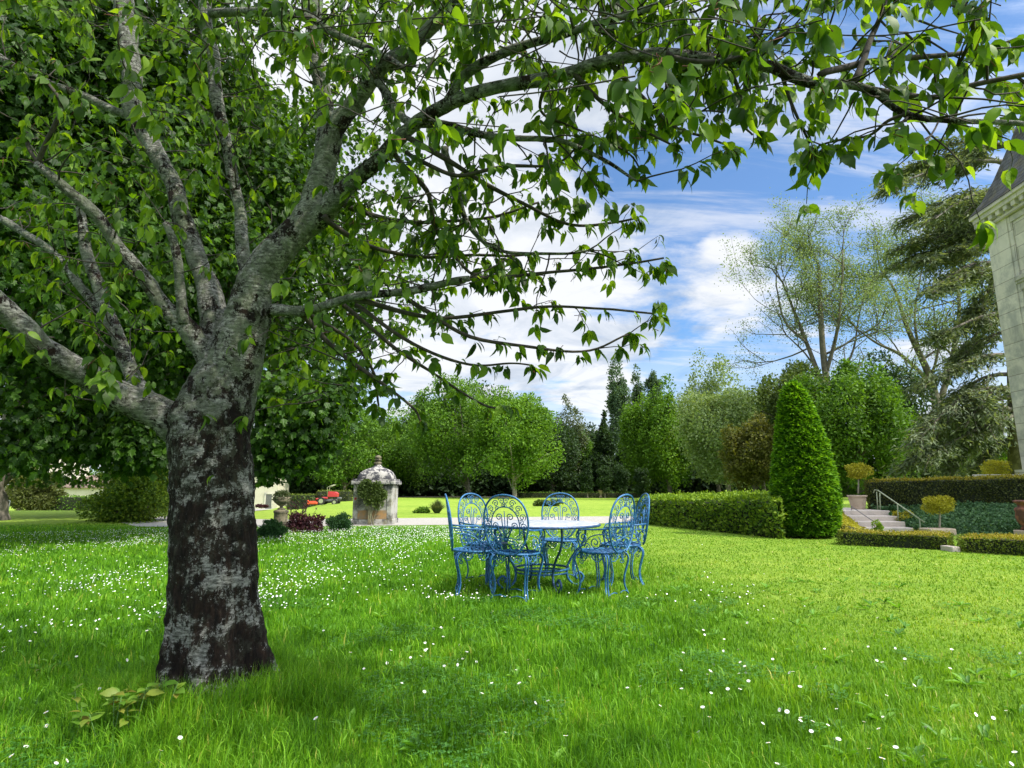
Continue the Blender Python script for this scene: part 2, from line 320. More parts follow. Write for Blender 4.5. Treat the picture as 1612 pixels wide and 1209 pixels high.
def lawn_mat():
    m, t = newmat('lawn'); o = t.n('ShaderNodeTexCoord').outputs['Object']
    s_ = t.n('ShaderNodeSeparateXYZ', ins={0: o}); X, Y = s_.outputs[0], s_.outputs[1]
    n1 = t.noise(o, .35, 6, .6); n2 = t.noise(o, 3.0, 6, .65); n3 = t.noise(o, 40, 4, .6)
    rich = t.mix(n3, (.045, .13, .006), (.10, .25, .012)); dry = t.mix(n3, (.22, .32, .035), (.38, .46, .08))
    # mown drier grass, sun brightness put into its colour: right of the long-grass edge and beyond the drive
    edge = t.math('SUBTRACT', X, t.math('SUBTRACT', 3.0, t.math('MULTIPLY', Y, .18)))
    a = t.maprange(t.math('ADD', edge, t.math('MULTIPLY', t.math('SUBTRACT', n1, .5), 3.0)), -1.2, 2.0)
    far = t.maprange(Y, 17.0, 20.5)
    st = t.n('ShaderNodeTexWave', wave_type='BANDS', bands_direction='Y', ins={'Vector': o, 'Scale': .22, 'Distortion': 2.5, 'Detail': 3, 'Detail Scale': .6})
    d = t.math('MAXIMUM', t.math('MULTIPLY', a, .75), far); d = t.math('MULTIPLY', d, t.math('ADD', .72, t.math('MULTIPLY', st.outputs[1], .28)))
    d = t.math('MULTIPLY', d, t.maprange(n2, .3, .6, .45, 1.0)); d = t.math('MULTIPLY', d, t.maprange(t.noise(o, .12, 5, .6), .35, .6, .7, 1.0))
    c = t.mix(d, rich, dry)
    mn_ = t.n('ShaderNodeMapping', ins={0: o}); mn_.inputs[3].default_value = (.45, 1.6, 1)
    clip = t.maprange(t.noise(mn_.outputs[0], 1.3, 8, .72), .60, .68)
    c = t.mix(t.math('MULTIPLY', clip, t.math('MULTIPLY', a, .5)), c, (.30, .28, .14))
    p = t.n('ShaderNodeBsdfPrincipled', ins={'Base Color': c, 'Roughness': .9, 'Specular IOR Level': .1,
        'Normal': t.n('ShaderNodeBump', ins={'Strength': .8, 'Distance': .05, 'Height': t.noise(o, 18, 6, .7)})})
    t.n('ShaderNodeOutputMaterial', ins={0: p}); return m
def blade_mat():
    m, t = newmat('grass blades'); o = t.n('ShaderNodeNewGeometry').outputs['Position']
    at = t.n('ShaderNodeAttribute', attribute_name='var').outputs['Fac']
    s_ = t.n('ShaderNodeSeparateXYZ', ins={0: o}); X, Y = s_.outputs[0], s_.outputs[1]
    rich = t.ramp(at, [(0, (.035, .12, .004)), (.5, (.11, .285, .010)), (.9, (.22, .44, .02)), (1, (.38, .42, .08))])
    dry = t.ramp(at, [(0, (.08, .17, .008)), (.5, (.175, .31, .018)), (.85, (.31, .42, .05)), (1, (.48, .47, .18))])  # drier mown blades, with sunlit yellow-green mixed into the colour
    n1 = t.noise(o, .35, 6, .6)
    edge = t.math('SUBTRACT', X, t.math('SUBTRACT', 3.0, t.math('MULTIPLY', Y, .18)))
    a = t.maprange(t.math('ADD', edge, t.math('MULTIPLY', t.math('SUBTRACT', n1, .5), 3.0)), -1.8, 1.6)
    d = t.math('MAXIMUM', t.math('MULTIPLY', a, t.maprange(t.noise(o, 1.6, 5, .65), .3, .62, .55, 1.0)), t.maprange(Y, 17.0, 20.5))
    mn_ = t.n('ShaderNodeMapping', ins={0: o}); mn_.inputs[3].default_value = (.45, 1.6, 1)
    clip = t.maprange(t.noise(mn_.outputs[0], 1.3, 8, .72), .60, .68)
    c = t.mix(d, rich, dry); c = t.mix(t.math('MULTIPLY', clip, t.math('MULTIPLY', a, .55)), c, (.32, .29, .15))
    c = t.mix(t.math('MULTIPLY', t.maprange(t.noise(o, .9, 5, .6), .5, .68), t.math('SUBTRACT', .5, t.math('MULTIPLY', a, .3))), c, t.mix(1, c, (1.7, 1.35, 1.2), 'MULTIPLY'))
    p = t.n('ShaderNodeBsdfPrincipled', ins={'Base Color': c, 'Roughness': .55, 'Specular IOR Level': .3})
    tr = t.n('ShaderNodeBsdfTranslucent', ins={0: t.mix(1, c, (1.5, 1.4, .6), 'MULTIPLY')})
    t.n('ShaderNodeOutputMaterial', ins={0: t.n('ShaderNodeMixShader', ins={0: .38, 1: p, 2: tr})}); return m
M['lawn'] = lawn_mat(); M['blade'] = blade_mat()
M['gravel'] = plain('pale gravel', (.40, .38, .35), .95, scale=25, bump=.6, var=.3)
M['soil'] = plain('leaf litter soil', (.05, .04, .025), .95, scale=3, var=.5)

# ------------------------------------------------------------------ ground and drive
def sheet(xs, ys, zf):
    X, Y = np.meshgrid(xs, ys); Z = zf(X, Y); V = np.stack([X, Y, Z], -1).reshape(-1, 3); ny, nx = X.shape
    i = np.arange(ny-1)[:, None]; j = np.arange(nx-1)[None]
    return V, np.stack([i*nx+j, i*nx+j+1, (i+1)*nx+j+1, (i+1)*nx+j], -1).reshape(-1, 4)
def sst(x): x = np.clip(x, 0, 1); return x*x*(3-2*x)
def tz(X, Y):                                                    # the park dips gently on the far left
    X = np.asarray(X, float); Y = np.asarray(Y, float); return -1.35*sst((-X/np.maximum(Y, 1)-.27)/.15)*sst((Y-28)/32)
gx = np.r_[-900, -500, -250, -130, np.arange(-80, 41, 1.0), 80, 160, 400, 900]; gy = np.r_[-100, -30, 0, 20, np.arange(25, 101, 1.0), 140, 250, 600, 1700]
b = MB(); b.add(*sheet(gx, gy, tz)); b.build('lawn', M['lawn'])['kind'] = 'structure'
pts = smooth_line([(30, 20.0, 23.6), (16, 20.0, 24.4), (9, 20.2, 24.6), (2, 19.3, 24.0), (-5, 18.2, 22.6), (-8.6, 17.6, 21.8)], 8)
V = []; 
for x, y0, y1 in pts: V += [(x, y0, .006), (x, y1, .006)]
V += [(-11.2, 17.9, .006), (-10.6, 22.6, .006), (-13.5, 20.5, .006), (-12.8, 24, .006), (-15.6, 33, .006), (-13.0, 33, .006)]
n = len(V)//2; b = MB(); b.add(V, [(2*i, 2*i+1, 2*i+3, 2*i+2) for i in range(n-1)]); b.build('gravel_drive', M['gravel'])['kind'] = 'structure'
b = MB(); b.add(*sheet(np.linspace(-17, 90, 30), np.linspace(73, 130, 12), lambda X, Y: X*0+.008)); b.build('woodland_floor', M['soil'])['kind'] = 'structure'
# ------------------------------------------------------------------ cherry tree in the foreground
LEAF_V = [(0, -.22, .02), (.012, 0, 0), (-.012, 0, 0)]
ys = [0, .14, .38, .64, .84, 1.0]; hw = [0, .17, .275, .235, .10, 0]; mz = [0, .02, .03, 0, -.07, -.17]
mid = []; lft = []; rgt = []
for i in range(6): mid.append(len(LEAF_V)); LEAF_V.append((0, ys[i], mz[i]))
for i in range(1, 5):
    lft.append(len(LEAF_V)); LEAF_V.append((-hw[i], ys[i]-.02, mz[i]+.08-.02*i)); rgt.append(len(LEAF_V)); LEAF_V.append((hw[i], ys[i]-.02, mz[i]+.08-.02*i))
LEAF_F = [(0, 1, 2), (mid[0], mid[1], lft[0]), (mid[0], rgt[0], mid[1]), (mid[4], mid[5], lft[3]), (mid[4], rgt[3], mid[5])]
for i in range(3): LEAF_F += [(mid[i+1], mid[i+2], lft[i+1], lft[i]), (mid[i+1], rgt[i], rgt[i+1], mid[i+2])]
limbs = []                                                      # each: list of (px, py, depth, radius in px)
def limb(*p): limbs.append(p)
limb((300, 700, 3.45, 44), (262, 655, 3.40, 44), (205, 628, 3.32, 37), (148, 598, 3.2, 32), (80, 556, 3.0, 30), (0, 488, 2.8, 28), (-130, 395, 2.55, 24), (-280, 330, 2.4, 16))
limb((262, 660, 3.45, 22), (215, 600, 3.6, 20), (185, 540, 3.7, 17), (162, 470, 3.8, 16), (140, 400, 3.9, 14), (128, 330, 4.0, 9))
limb((196, 560, 3.7, 13), (150, 480, 3.85, 11), (112, 430, 3.95, 10), (60, 380, 4.0, 9), (0, 345, 4.1, 9), (-80, 300, 4.2, 7))
limb((345, 580, 3.45, 36), (300, 520, 3.38, 24), (258, 486, 3.35, 20), (212, 420, 3.3, 17), (160, 350, 3.2, 15), (110, 298, 3.12, 13), (62, 258, 3.05, 9))
limb((64, 262, 3.06, 5), (85, 200, 3.0, 4.5), (92, 165, 3.0, 4), (72, 130, 3.0, 3)); limb((66, 258, 3.05, 4), (48, 232, 3.05, 4), (42, 208, 3.05, 3))
limb((290, 510, 3.35, 11), (278, 440, 3.33, 9), (270, 380, 3.3, 8), (260, 350, 3.3, 6))
limb((352, 560, 3.5, 40), (332, 470, 3.6, 29), (310, 415, 3.68, 24), (285, 330, 3.8, 22), (252, 250, 3.9, 20), (218, 190, 4.0, 23), (206, 110, 4.1, 22), (200, 50, 4.2, 22), (188, -40, 4.3, 20), (170, -200, 4.5, 15))
limb((212, 185, 4.0, 9), (165, 165, 4.05, 8), (118, 145, 4.1, 8), (60, 122, 4.15, 7), (0, 92, 4.2, 7), (-60, 60, 4.2, 5))
limb((372, 540, 3.55, 30), (385, 455, 3.65, 19), (382, 395, 3.72, 16), (372, 310, 3.8, 14), (358, 225, 3.85, 14), (342, 150, 3.9, 15), (330, 80, 3.95, 16), (322, 10, 4.0, 15), (318, -120, 4.1, 12))
limb((332, 22, 3.95, 8), (400, 20, 3.8, 8), (470, 24, 3.6, 7), (520, 50, 3.4, 7), (590, 82, 3.2, 7), (640, 110, 3.0, 5))
limb((366, 610, 3.42, 58), (378, 540, 3.42, 58), (402, 455, 3.42, 48), (445, 385, 3.4, 39), (485, 330, 3.4, 35), (506, 270, 3.4, 30), (530, 200, 3.35, 25), (585, 125, 3.3, 20), (640, 78, 3.2, 18), (700, 20, 3.1, 15), (770, -60, 3.0, 12))
limb((506, 260, 3.45, 20), (514, 190, 3.6, 19), (502, 110, 3.7, 17), (496, 40, 3.8, 16), (495, -60, 3.9, 14))
limb((480, 350, 3.4, 27), (535, 308, 3.3, 22), (585, 262, 3.18, 18), (640, 212, 3.02, 16), (700, 172, 2.9, 15), (770, 140, 2.78, 14), (860, 118, 2.65, 14), (960, 96, 2.55, 13), (1072, 82, 2.5, 14), (1152, 92, 2.45, 13), (1213, 107, 2.4, 12), (1273, 130, 2.35, 12), (1364, 141, 2.3, 9), (1418, 171, 2.25, 9), (1444, 183, 2.22, 8), (1497, 187, 2.2, 6), (1612, 200, 2.1, 6), (1700, 215, 2.05, 4))
limb((1360, 141, 2.3, 7), (1420, 146, 2.3, 6), (1471, 149, 2.3, 6), (1530, 132, 2.25, 5), (1612, 120, 2.2, 5), (1700, 105, 2.2, 4))
limb((1290, 118, 2.36, 6), (1330, 108, 2.4, 7), (1370, 96, 2.4, 6), (1430, 90, 2.4, 5), (1495, 88, 2.4, 5), (1560, 78, 2.4, 4), (1640, 50, 2.4, 3))
limb((1345, 128, 2.35, 7), (1368, 70, 2.4, 6), (1385, 30, 2.45, 5), (1400, -40, 2.5, 4))
limb((1484, 148, 2.3, 4), (1505, 110, 2.2, 4), (1525, 60, 2.1, 4), (1528, 10, 2.0, 3))
limb((700, 172, 2.9, 10), (735, 120, 2.8, 10), (800, 80, 2.7, 9), (900, 50, 2.6, 8), (1010, 20, 2.5, 7), (1100, -20, 2.4, 5))
limb((1050, 84, 2.5, 6), (1130, 90, 2.3, 5), (1180, 78, 2.2, 5), (1250, 40, 2.0, 4))
limb((590, 125, 3.3, 9), (640, 190, 3.1, 8), (700, 200, 3.0, 8), (760, 215, 2.9, 7), (860, 220, 2.8, 5), (950, 250, 2.7, 4), (1005, 285, 2.6, 2.5))
limb((425, 490, 3.42, 16), (480, 487, 3.35, 12), (560, 470, 3.2, 10), (640, 456, 3.05, 10), (700, 447, 3.0, 9), (738, 442, 2.98, 8))
limb((640, 458, 3.05, 6), (760, 440, 3.1, 4), (860, 432, 3.15, 3.2), (960, 420, 3.2, 2.5), (1042, 408, 3.2, 2))
limb((560, 472, 3.2, 6), (680, 500, 3.2, 4), (800, 490, 3.2, 3.2), (900, 482, 3.2, 2.6), (1030, 494, 3.2, 2))
limb((640, 470, 3.1, 5), (740, 530, 3.1, 4), (840, 548, 3.1, 3), (930, 552, 3.1, 2.5), (990, 530, 3.1, 2))
limb((560, 480, 3.25, 5), (650, 540, 3.2, 4), (740, 572, 3.2, 3), (800, 575, 3.2, 2.2), (840, 580, 3.2, 2))
limb((540, 480, 3.3, 5), (620, 545, 3.3, 4), (690, 590, 3.3, 3), (760, 635, 3.3, 2.4), (800, 640, 3.3, 2))
limb((470, 490, 3.4, 6), (540, 560, 3.5, 4.5), (600, 600, 3.5, 3.5), (650, 640, 3.5, 2.5), (662, 660, 3.5, 2)); limb((480, 490, 3.4, 4), (545, 530, 3.6, 3.5), (590, 590, 3.6, 3), (600, 640, 3.6, 2))
limb((700, 230, 3.1, 8), (720, 300, 3.2, 6), (740, 360, 3.2, 4.5), (790, 395, 3.2, 3.5), (880, 400, 3.2, 2.6), (935, 392, 3.2, 2))
limb((640, 215, 3.0, 6), (720, 260, 3.0, 5), (790, 300, 3.1, 4), (880, 350, 3.1, 3), (960, 350, 3.1, 2.4), (1000, 345, 3.1, 2))
limb((620, 240, 3.1, 5), (670, 300, 3.2, 5), (690, 370, 3.3, 4), (740, 430, 3.3, 3), (800, 450, 3.3, 2.5))
limb((540, 320, 3.3, 6), (600, 340, 3.4, 4.5), (680, 350, 3.4, 3.6), (760, 345, 3.4, 3), (850, 320, 3.4, 2.2))
limb((510, 340, 3.3, 6), (560, 380, 3.5, 5), (620, 400, 3.6, 4), (720, 405, 3.6, 3), (830, 400, 3.6, 2.4))
limb((640, 240, 3.1, 5), (720, 275, 2.9, 4), (800, 262, 2.8, 3.5), (880, 260, 2.8, 2.5), (930, 210, 2.8, 2))
limb((960, 96, 2.55, 6), (1010, 150, 2.6, 4), (1060, 195, 2.6, 3), (1110, 215, 2.6, 2.4), (1145, 232, 2.6, 2)); limb((900, 110, 2.6, 6), (950, 160, 2.6, 4), (1000, 195, 2.6, 3), (1060, 225, 2.6, 2))
limb((1150, 95, 2.45, 5), (1170, 150, 2.5, 3.5), (1165, 190, 2.5, 2.6), (1185, 215, 2.5, 2)); limb((1230, 112, 2.4, 4), (1245, 160, 2.4, 3), (1262, 200, 2.4, 2.4), (1275, 225, 2.4, 2))
limb((1430, 176, 2.22, 3.5), (1400, 190, 2.25, 3.5), (1370, 215, 2.3, 2.6), (1320, 222, 2.3, 2.2), (1290, 228, 2.3, 2)); limb((860, 118, 2.6, 5), (850, 170, 2.7, 3), (900, 200, 2.8, 2.4), (985, 235, 2.8, 2), (1012, 268, 2.8, 1.6))
# trunk with a flared foot and the limbs
TR = empty('cherry_tree', G(336, 1100), 'old cherry tree with dark mossy trunk and lichened limbs in the left foreground', 'tree')
TC = np.array(G(336, 1106))
tb = MB(); prof = [(336, -.12, 134), (335, 0, 118), (335, .05, 105), (336, .12, 92), (337, .25, 81), (337, .45, 74), (336, .7, 71), (335, .95, 69), (333, 1.2, 67), (331, 1.42, 66), (336, 1.55, 66), (347, 1.68, 60), (358, 1.8, 53), (370, 1.92, 47), (380, 2.05, 40)]
prof = smooth_line(prof, 18); nr = 150
an = np.linspace(0, 2*np.pi, nr, endpoint=False); V = []
for (px, z, hwid) in prof:
    D = TC[1]*math.cos(PITCH)+(z-H)*math.sin(PITCH); c = np.array([(px-CX)/F*D, TC[1], z]); r = hwid/F*D*.895
    for a in an:
        d = Vector((math.cos(a), math.sin(a), 0)); q = Vector((c[0]+d.x*r, c[1]+d.y*r, z))
        fl = max(0, 1-z/.55)
        k = 1+.15*fl*math.sin(a*5+.8)+.08*fl*math.sin(a*3)+.035*math.sin(a*4+z*2.2)
        k += .085*mn.fractal(Vector((q.x*9, q.y*9, q.z*3)), .9, 2.2, 5)*.8 + .035*mn.noise(Vector((q.x*3, q.y*3, q.z*2)))
        k += .045*mn.noise(Vector((q.x*34, q.y*34, q.z*12)))+.03*mn.noise(Vector((q.x*70, q.y*70, q.z*40)))
        V.append((c[0]+d.x*r*k, c[1]+d.y*r*k*.94, z))
kk = len(prof); i = np.arange(kk-1)[:, None]; j = np.arange(nr)[None]; j2 = (j+1) % nr
tb.add(V, np.stack([i*nr+j, i*nr+j2, (i+1)*nr+j2, (i+1)*nr+j], -1).reshape(-1, 4))
tb.build('trunk', M['bark'], TR, loc=None).location = (0, 0, 0)
for o in TR.children: o.matrix_parent_inverse = TR.matrix_world.inverted()
def reparent_world(o, root):                                     # mesh built in world coordinates, thing's Empty stands at its foot
    o.parent = root; lx = root.location
    me = o.data; co = np.empty(len(me.vertices)*3, np.float32); me.vertices.foreach_get('co', co); co = co.reshape(-1, 3)-np.array(lx, np.float32)
    if root.rotation_euler[2]:
        a = -root.rotation_euler[2]; x, y = co[:, 0].copy(), co[:, 1].copy(); co[:, 0] = x*math.cos(a)-y*math.sin(a); co[:, 1] = x*math.sin(a)+y*math.cos(a)
    me.vertices.foreach_set('co', co.ravel()); me.update(); return o
for o in TR.children: o.matrix_parent_inverse.identity(); reparent_world(o, TR)
def part(mb, name, mats, root, smooth=True): return reparent_world(mb.build(name, mats, None, smooth), root)
big = MB(); small = MB(); limb_w = []
for L in limbs:
    S = smooth_line([(*W(p[0], p[1], p[2]), p[3]*p[2]/F) for p in L], 10 if L[0][3] > 12 else 6)
    P = S[:, :3].copy(); r = S[:, 3]*((.62 if L[0][0] < 480 else .70) if L[0][3] > 12 else .80)
    for k2 in range(len(P)):                                     # knotty, not drawn with a compass
        q = Vector(P[k2]*3.1); P[k2] += np.array(mn.noise_vector(q))*min(.02+.25*r[k2], .035)*(0 if k2 == 0 else 1)
        r[k2] *= 1+.14*mn.noise(Vector(P[k2]*11))
    limb_w.append((P, r))
    if L[0][3] > 12:
        nn = 28; m = MB(); m.tube(P, r, nn); v = m.v[0]
        ax = np.repeat(P, nn, 0)
        for i2 in range(len(v)):
            q = Vector(v[i2]); f = mn.fractal(q*16, .9, 2.2, 4); v[i2] = ax[i2]+(v[i2]-ax[i2])*(1+.09*f+.05*mn.noise(q*40))
        big.v.append(v); big.a.append(m.a[0]); big.f += [f+big.nv for f in m.f]; big.m += m.m; big.nv += m.nv
    else: (big if L[0][3] > 7 else small).tube(P, r, 10 if L[0][3] > 5 else 6)
# leaf clusters
LP, LA, LN, LS = [], [], [], []; STP = []
def cluster(p, out, n, size, droop=1.0):
    for _ in range(n):
        a = np.array(out)*.55+nrm(rng.normal(size=3))*.75; a[2] = -abs(a[2])*.5-droop*rng.uniform(.2, 1.1); a = a/np.linalg.norm(a)
        s = size*rng.uniform(.5, 1.08); nn = nrm(rng.normal(size=3))*.45+np.array(out)*.5+np.array([0, 0, .6])
        LP.append(np.array(p)+a*s*.22+rng.normal(size=3)*.008); LA.append(a); LN.append(nn); LS.append(s)
def twig(p, d, length, r, n_cl, size, sub=0):
    P = [np.array(p)]; d = np.array(d)/np.linalg.norm(d); seg = 6
    for k in range(seg):
        d = d+rng.normal(size=3)*.16+np.array([0, 0, .02]); d /= np.linalg.norm(d); P.append(P[-1]+d*length/seg)
    P = np.array(P); small.tube(P, np.linspace(r, r*.35, seg+1), 4)
    for k in range(n_cl):
        t = 1-(k/max(n_cl, 1))*.75; q = P[min(int(t*seg), seg)]; cluster(q, d, rng.integers(4, 8) if k == 0 else rng.integers(2, 6), size)
    for k in range(sub):
        q = P[rng.integers(2, seg)]; dd = d+rng.normal(size=3)*.7; twig(q, dd, length*.5, r*.6, max(1, n_cl//2), size, 0)
for (P, r), L in zip(limb_w, limbs):
    seglen = np.linalg.norm(np.diff(P, axis=0), axis=1).sum(); fine = L[0][3] <= 6
    if fine:                                                     # leafy twigs that were traced: clusters along them
        step = .085; acc = 0; nP = len(P)
        for k in range(2, nP):
            acc += np.linalg.norm(P[k]-P[k-1])
            if acc > step and k > nP*.22:
                acc = 0; d = nrm(P[k]-P[k-1]); sd = nrm(d+rng.normal(size=3)*.6)
                cluster(P[k]+sd*.03, sd, rng.integers(4, 9), .086)
                if rng.random() < .33:
                    twig(P[k], nrm(d+rng.normal(size=3)*np.array([.6, .6, .35])), rng.uniform(.12, .34), .0035, 2, .085)
        cluster(P[-1], nrm(P[-1]-P[-3]), 8, .088)
    else:
        nT = int(seglen*(7 if L[0][3] > 12 else 9))
        for _ in range(nT):
            k = rng.integers(int(len(P)*.35), len(P)); d = nrm(P[min(k+1, len(P)-1)]-P[k-1]); side = nrm(rng.normal(size=3)); side[2] = side[2]*.5
            if r[k] > .05 and rng.random() < .6: continue
            twig(P[k]+side*r[k]*.7, nrm(d*.5+side), rng.uniform(.2, .6), .005, rng.integers(2, 4), .088, rng.integers(0, 2))
# leafy masses of the crown: (px, py, depth, spread px, spread depth, number of twigs)
for (px, py, D, sx, sy, sD, n) in ((560, 60, 3.2, 110, 70, .5, 24), (760, 40, 2.9, 130, 60, .5, 32), (960, 30, 2.7, 120, 55, .4, 32), (1150, 20, 2.6, 110, 50, .4, 26), (1300, 60, 2.5, 90, 60, .3, 12), (1080, 120, 2.6, 90, 40, .3, 14), (640, 300, 3.4, 90, 80, .3, 14),
                                   (600, 400, 3.8, 110, 90, .4, 24), (530, 560, 3.8, 90, 60, .4, 24), (480, 120, 3.8, 90, 90, .5, 20), (430, 60, 3.8, 120, 70, .5, 18), (150, 30, 3.8, 160, 60, .6, 14), (60, 200, 3.7, 100, 90, .5, 10),
                                   (100, 560, 4.2, 120, 70, .5, 12), (740, 420, 3.4, 110, 80, .3, 12), (1440, 30, 2.3, 130, 40, .3, 10), (860, 150, 3.0, 120, 50, .3, 8), (1080, 150, 2.7, 110, 40, .2, 8), (330, 350, 4.4, 160, 150, .5, 20)):
    for _ in range(n):
        p = W(px+rng.normal()*sx*.6, py+rng.normal()*sy*.6, D+rng.normal()*sD*.6); side = nrm(rng.normal(size=3)*np.array([1, 1, .4]))
        twig(p, side, rng.uniform(.25, .55), .005, rng.integers(2, 5), .09, rng.integers(0, 2))
# big near sprays
for (px, py, D, n, s) in ((705, 35, 1.75, 9, .085), (480, 55, 1.9, 9, .09), (685, 190, 1.7, 9, .085), (1000, 120, 1.35, 12, .085), (1035, 90, 1.4, 8, .08), (1545, 30, 1.55, 9, .085), (1535, 195, 1.7, 10, .08), (800, 200, 1.9, 7, .08), (1300, 30, 1.7, 6, .08),
                          (610, 205, 1.8, 6, .085), (640, 15, 1.8, 8, .085), (860, 25, 1.8, 7, .085), (1130, 30, 1.7, 7, .085), (320, 650, 3.1, 3, .085), (340, 745, 3.12, 2, .06), (1190, 80, 1.7, 6, .08), (445, 440, 3.0, 4, .09), (365, 545, 3.25, 2, .06),
                          (230, 350, 2.9, 6, .09), (515, 290, 3.0, 6, .09), (65, 60, 2.8, 5, .09), (420, 200, 3.0, 5, .09), (240, 480, 3.0, 5, .09), (80, 400, 3.3, 6, .09), (240, 600, 3.1, 4, .08)):
    p = W(px, py, D); cluster(p, nrm(rng.normal(size=3)*np.array([1, .4, .2])), n, s*1.0, 1.3)
    if py < 300 and D < 2.2: small.tube(smooth_line([p+np.array([-.30, .25, .16])+rng.normal(size=3)*.06, p+np.array([-.14, .12, .09])+rng.normal(size=3)*.03, p], 5), .0022, 5)
# crown above and behind the frame
for _ in range(320):
    v = nrm(rng.normal(size=3)); q = np.array([-.6, 3.2, 4.9])+v*np.array([3.9, 4.2, 1.7])*rng.random()**.4
    dv = q-CAM; dz = dv@FW
    if dz > .3:
        yy = CY-F*(dv@UP)/dz; xx = CX+F*dv[0]/dz
        if -40 < xx < 1680 and yy > -60 and not (xx < 640 and yy < 60): continue
    if q[2] < 2.4 or np.linalg.norm(dv) < 2.3: continue
    twig(q, nrm(v*np.array([1, 1, .3])+rng.normal(size=3)*.4), rng.uniform(.4, .8), .006, 4, .12, 2)
part(big, 'limbs', M['bark2'], TR); part(small, 'twigs', M['twig'], TR)
fl = MB(); LP, LA, LN, LS = map(np.array, (LP, LA, LN, LS)); kk = rng.integers(0, 3, len(LP))
for q in range(3):                                               # three leaf forms: flat, folded, curled
    tvq = np.array(LEAF_V); tvq[:, 0] *= (1.0, .72, .9)[q]; tvq[:, 2] = tvq[:, 2]*(1, 2.2, .6)[q]-(0, .0, .28)[q]*np.maximum(tvq[:, 1], 0)**2*(1 if q == 2 else 0); tvq[:, 0] += (0, .05, -.08)[q]*tvq[:, 1]**2
    fl.inst(tvq, LEAF_F, LP[kk == q], LA[kk == q], LN[kk == q], LS[kk == q])
part(fl, 'foliage', M['cherry'], TR)
print('cherry leaves', len(LP))
# brown flower stalks left on the spurs
fs = MB(); idx = rng.choice(len(LP), 1500, replace=False); P0 = np.array(LP)[idx]
for p in P0: fs.tube([p, p+rng.normal(size=3)*.012+np.array([0, 0, -.012]), p+rng.normal(size=3)*.02+np.array([0, 0, -.03])], [.0012, .001, .0022], 3)
part(fs, 'flower_stalks', plain('dry stalks', (.16, .05, .03), .8), TR)
sh = MB(); lp, la, ln_, ls = [], [], [], []                      # young shoots at the foot of the trunk
c0 = G(195, 1168)
for _ in range(16):
    q = c0+np.array([rng.normal()*.10, rng.normal()*.06, 0]); top = q+np.array([rng.normal()*.04, rng.normal()*.03, rng.uniform(.13, .24)])
    sh.tube([q, (q+top)/2+rng.normal(size=3)*.006, top], [.003, .0025, .002], 4, 1)
    for k in range(6):
        a = nrm(rng.normal(size=3)); a[2] = abs(a[2])*.3; lp.append(top-np.array([0, 0, .02*k*.5])); la.append(a); ln_.append((0, 0, 1)+rng.normal(size=3)*.3); ls.append(rng.uniform(.045, .08))
sh.inst(LEAF_V, LEAF_F, lp, la, ln_, ls)
tag(sh.build('cherry_sapling', [leaf_mat('young coppery leaf', [(.07, .17, .015), (.15, .27, .03), (.24, .18, .035)], .4), M['stem']], None, True, loc=c0),
    'low leafy sapling with coppery young leaves beside the foot of the cherry trunk', 'sapling')

# ------------------------------------------------------------------ grass and daisies
def blades(n, r0, r1, pw, az, keep, hfun, wfun, name, label, seedvar=None):
    u = rng.random(n)
    if abs(pw-2) < 1e-6: r = r0*(r1/r0)**u
    else: e = 2-pw; r = (r0**e+u*(r1**e-r0**e))**(1/e)
    a = rng.uniform(-az, az, n); X = r*np.sin(a); Y = r*np.cos(a); k = keep(X, Y); X, Y, r = X[k], Y[k], r[k]; n = len(X)
    hgt = hfun(X, Y, r); wd = wfun(X, Y, r); th = rng.uniform(0, 2*np.pi, n); lean = rng.gamma(2.0, .22, n)*hgt; la_ = rng.uniform(0, 2*np.pi, n)
    dx, dy = np.cos(th)*wd/2, np.sin(th)*wd/2; lx, ly = np.cos(la_)*lean, np.sin(la_)*lean; z0 = np.zeros(n)-.004
    base = np.stack([X, Y, z0], -1); d = np.stack([dx, dy, 0*dx], -1)
    m = base+np.stack([lx*.35, ly*.35, hgt*.58], -1); t = base+np.stack([lx, ly, hgt*np.clip(1-lean/hgt*.35, .35, 1)], -1)
    V = np.stack([base-d, base+d, m+d*.8, m-d*.8, t], 1).reshape(-1, 3); i = np.arange(n)*5
    b = MB(); va = np.repeat(np.clip(rng.normal(.45, .22, n)+.16*nfield(X, Y, 8.0, 21)+.12*nfield(X, Y, 2.5, 22), 0, 1), 5)
    b.add(V, np.stack([i, i+1, i+2, i+3], -1), 0, va); b.f.append(np.stack([i+3, i+2, i+4], -1)); b.m.append(np.zeros(n, int))
    o = b.build(name, M['blade'], None, True); return tag(o, label, 'grass', kind='stuff')
def nfield(X, Y, sc_, seed=0.0):
    out = np.zeros(len(X)); rs = np.random.default_rng(int(seed*10)+3)
    for k in range(7):
        th = rs.uniform(0, 6.28); f = sc_*rs.uniform(.5, 2.2); out += np.sin((X*math.cos(th)+Y*math.sin(th))*f+rs.uniform(0, 6.28))
    return out/4.0
def right_edge(X, Y): return X-(3.0-.18*Y)+.8*nfield(X, Y, .8, 1)
def keepg(X, Y):
    k = np.hypot(X-TC[0], Y-TC[1]) > .25; k &= ~((Y > 17.6) & (X > -12) & (Y < 25)); k &= ~((X > 7.5) & (Y > 13)); k &= ~((X > 5) & (Y > 15) & (Y < 22)); return k
def hg(X, Y, r):
    long_ = 1/(1+np.exp(right_edge(X, Y)*2.2)); pat = 1+.45*nfield(X, Y, 3.0, 2)+.45*nfield(X, Y, 11.0, 12)
    h = (.022+.034*long_*np.clip(pat, .3, 2))*np.clip(rng.gamma(5, .2, len(X)), .4, 2.4); h[Y > 17] *= .6
    near = np.exp(-((np.hypot(X-TC[0], Y-TC[1])-.36)/.18)**2); return h+near*rng.uniform(.02, .15, len(X))
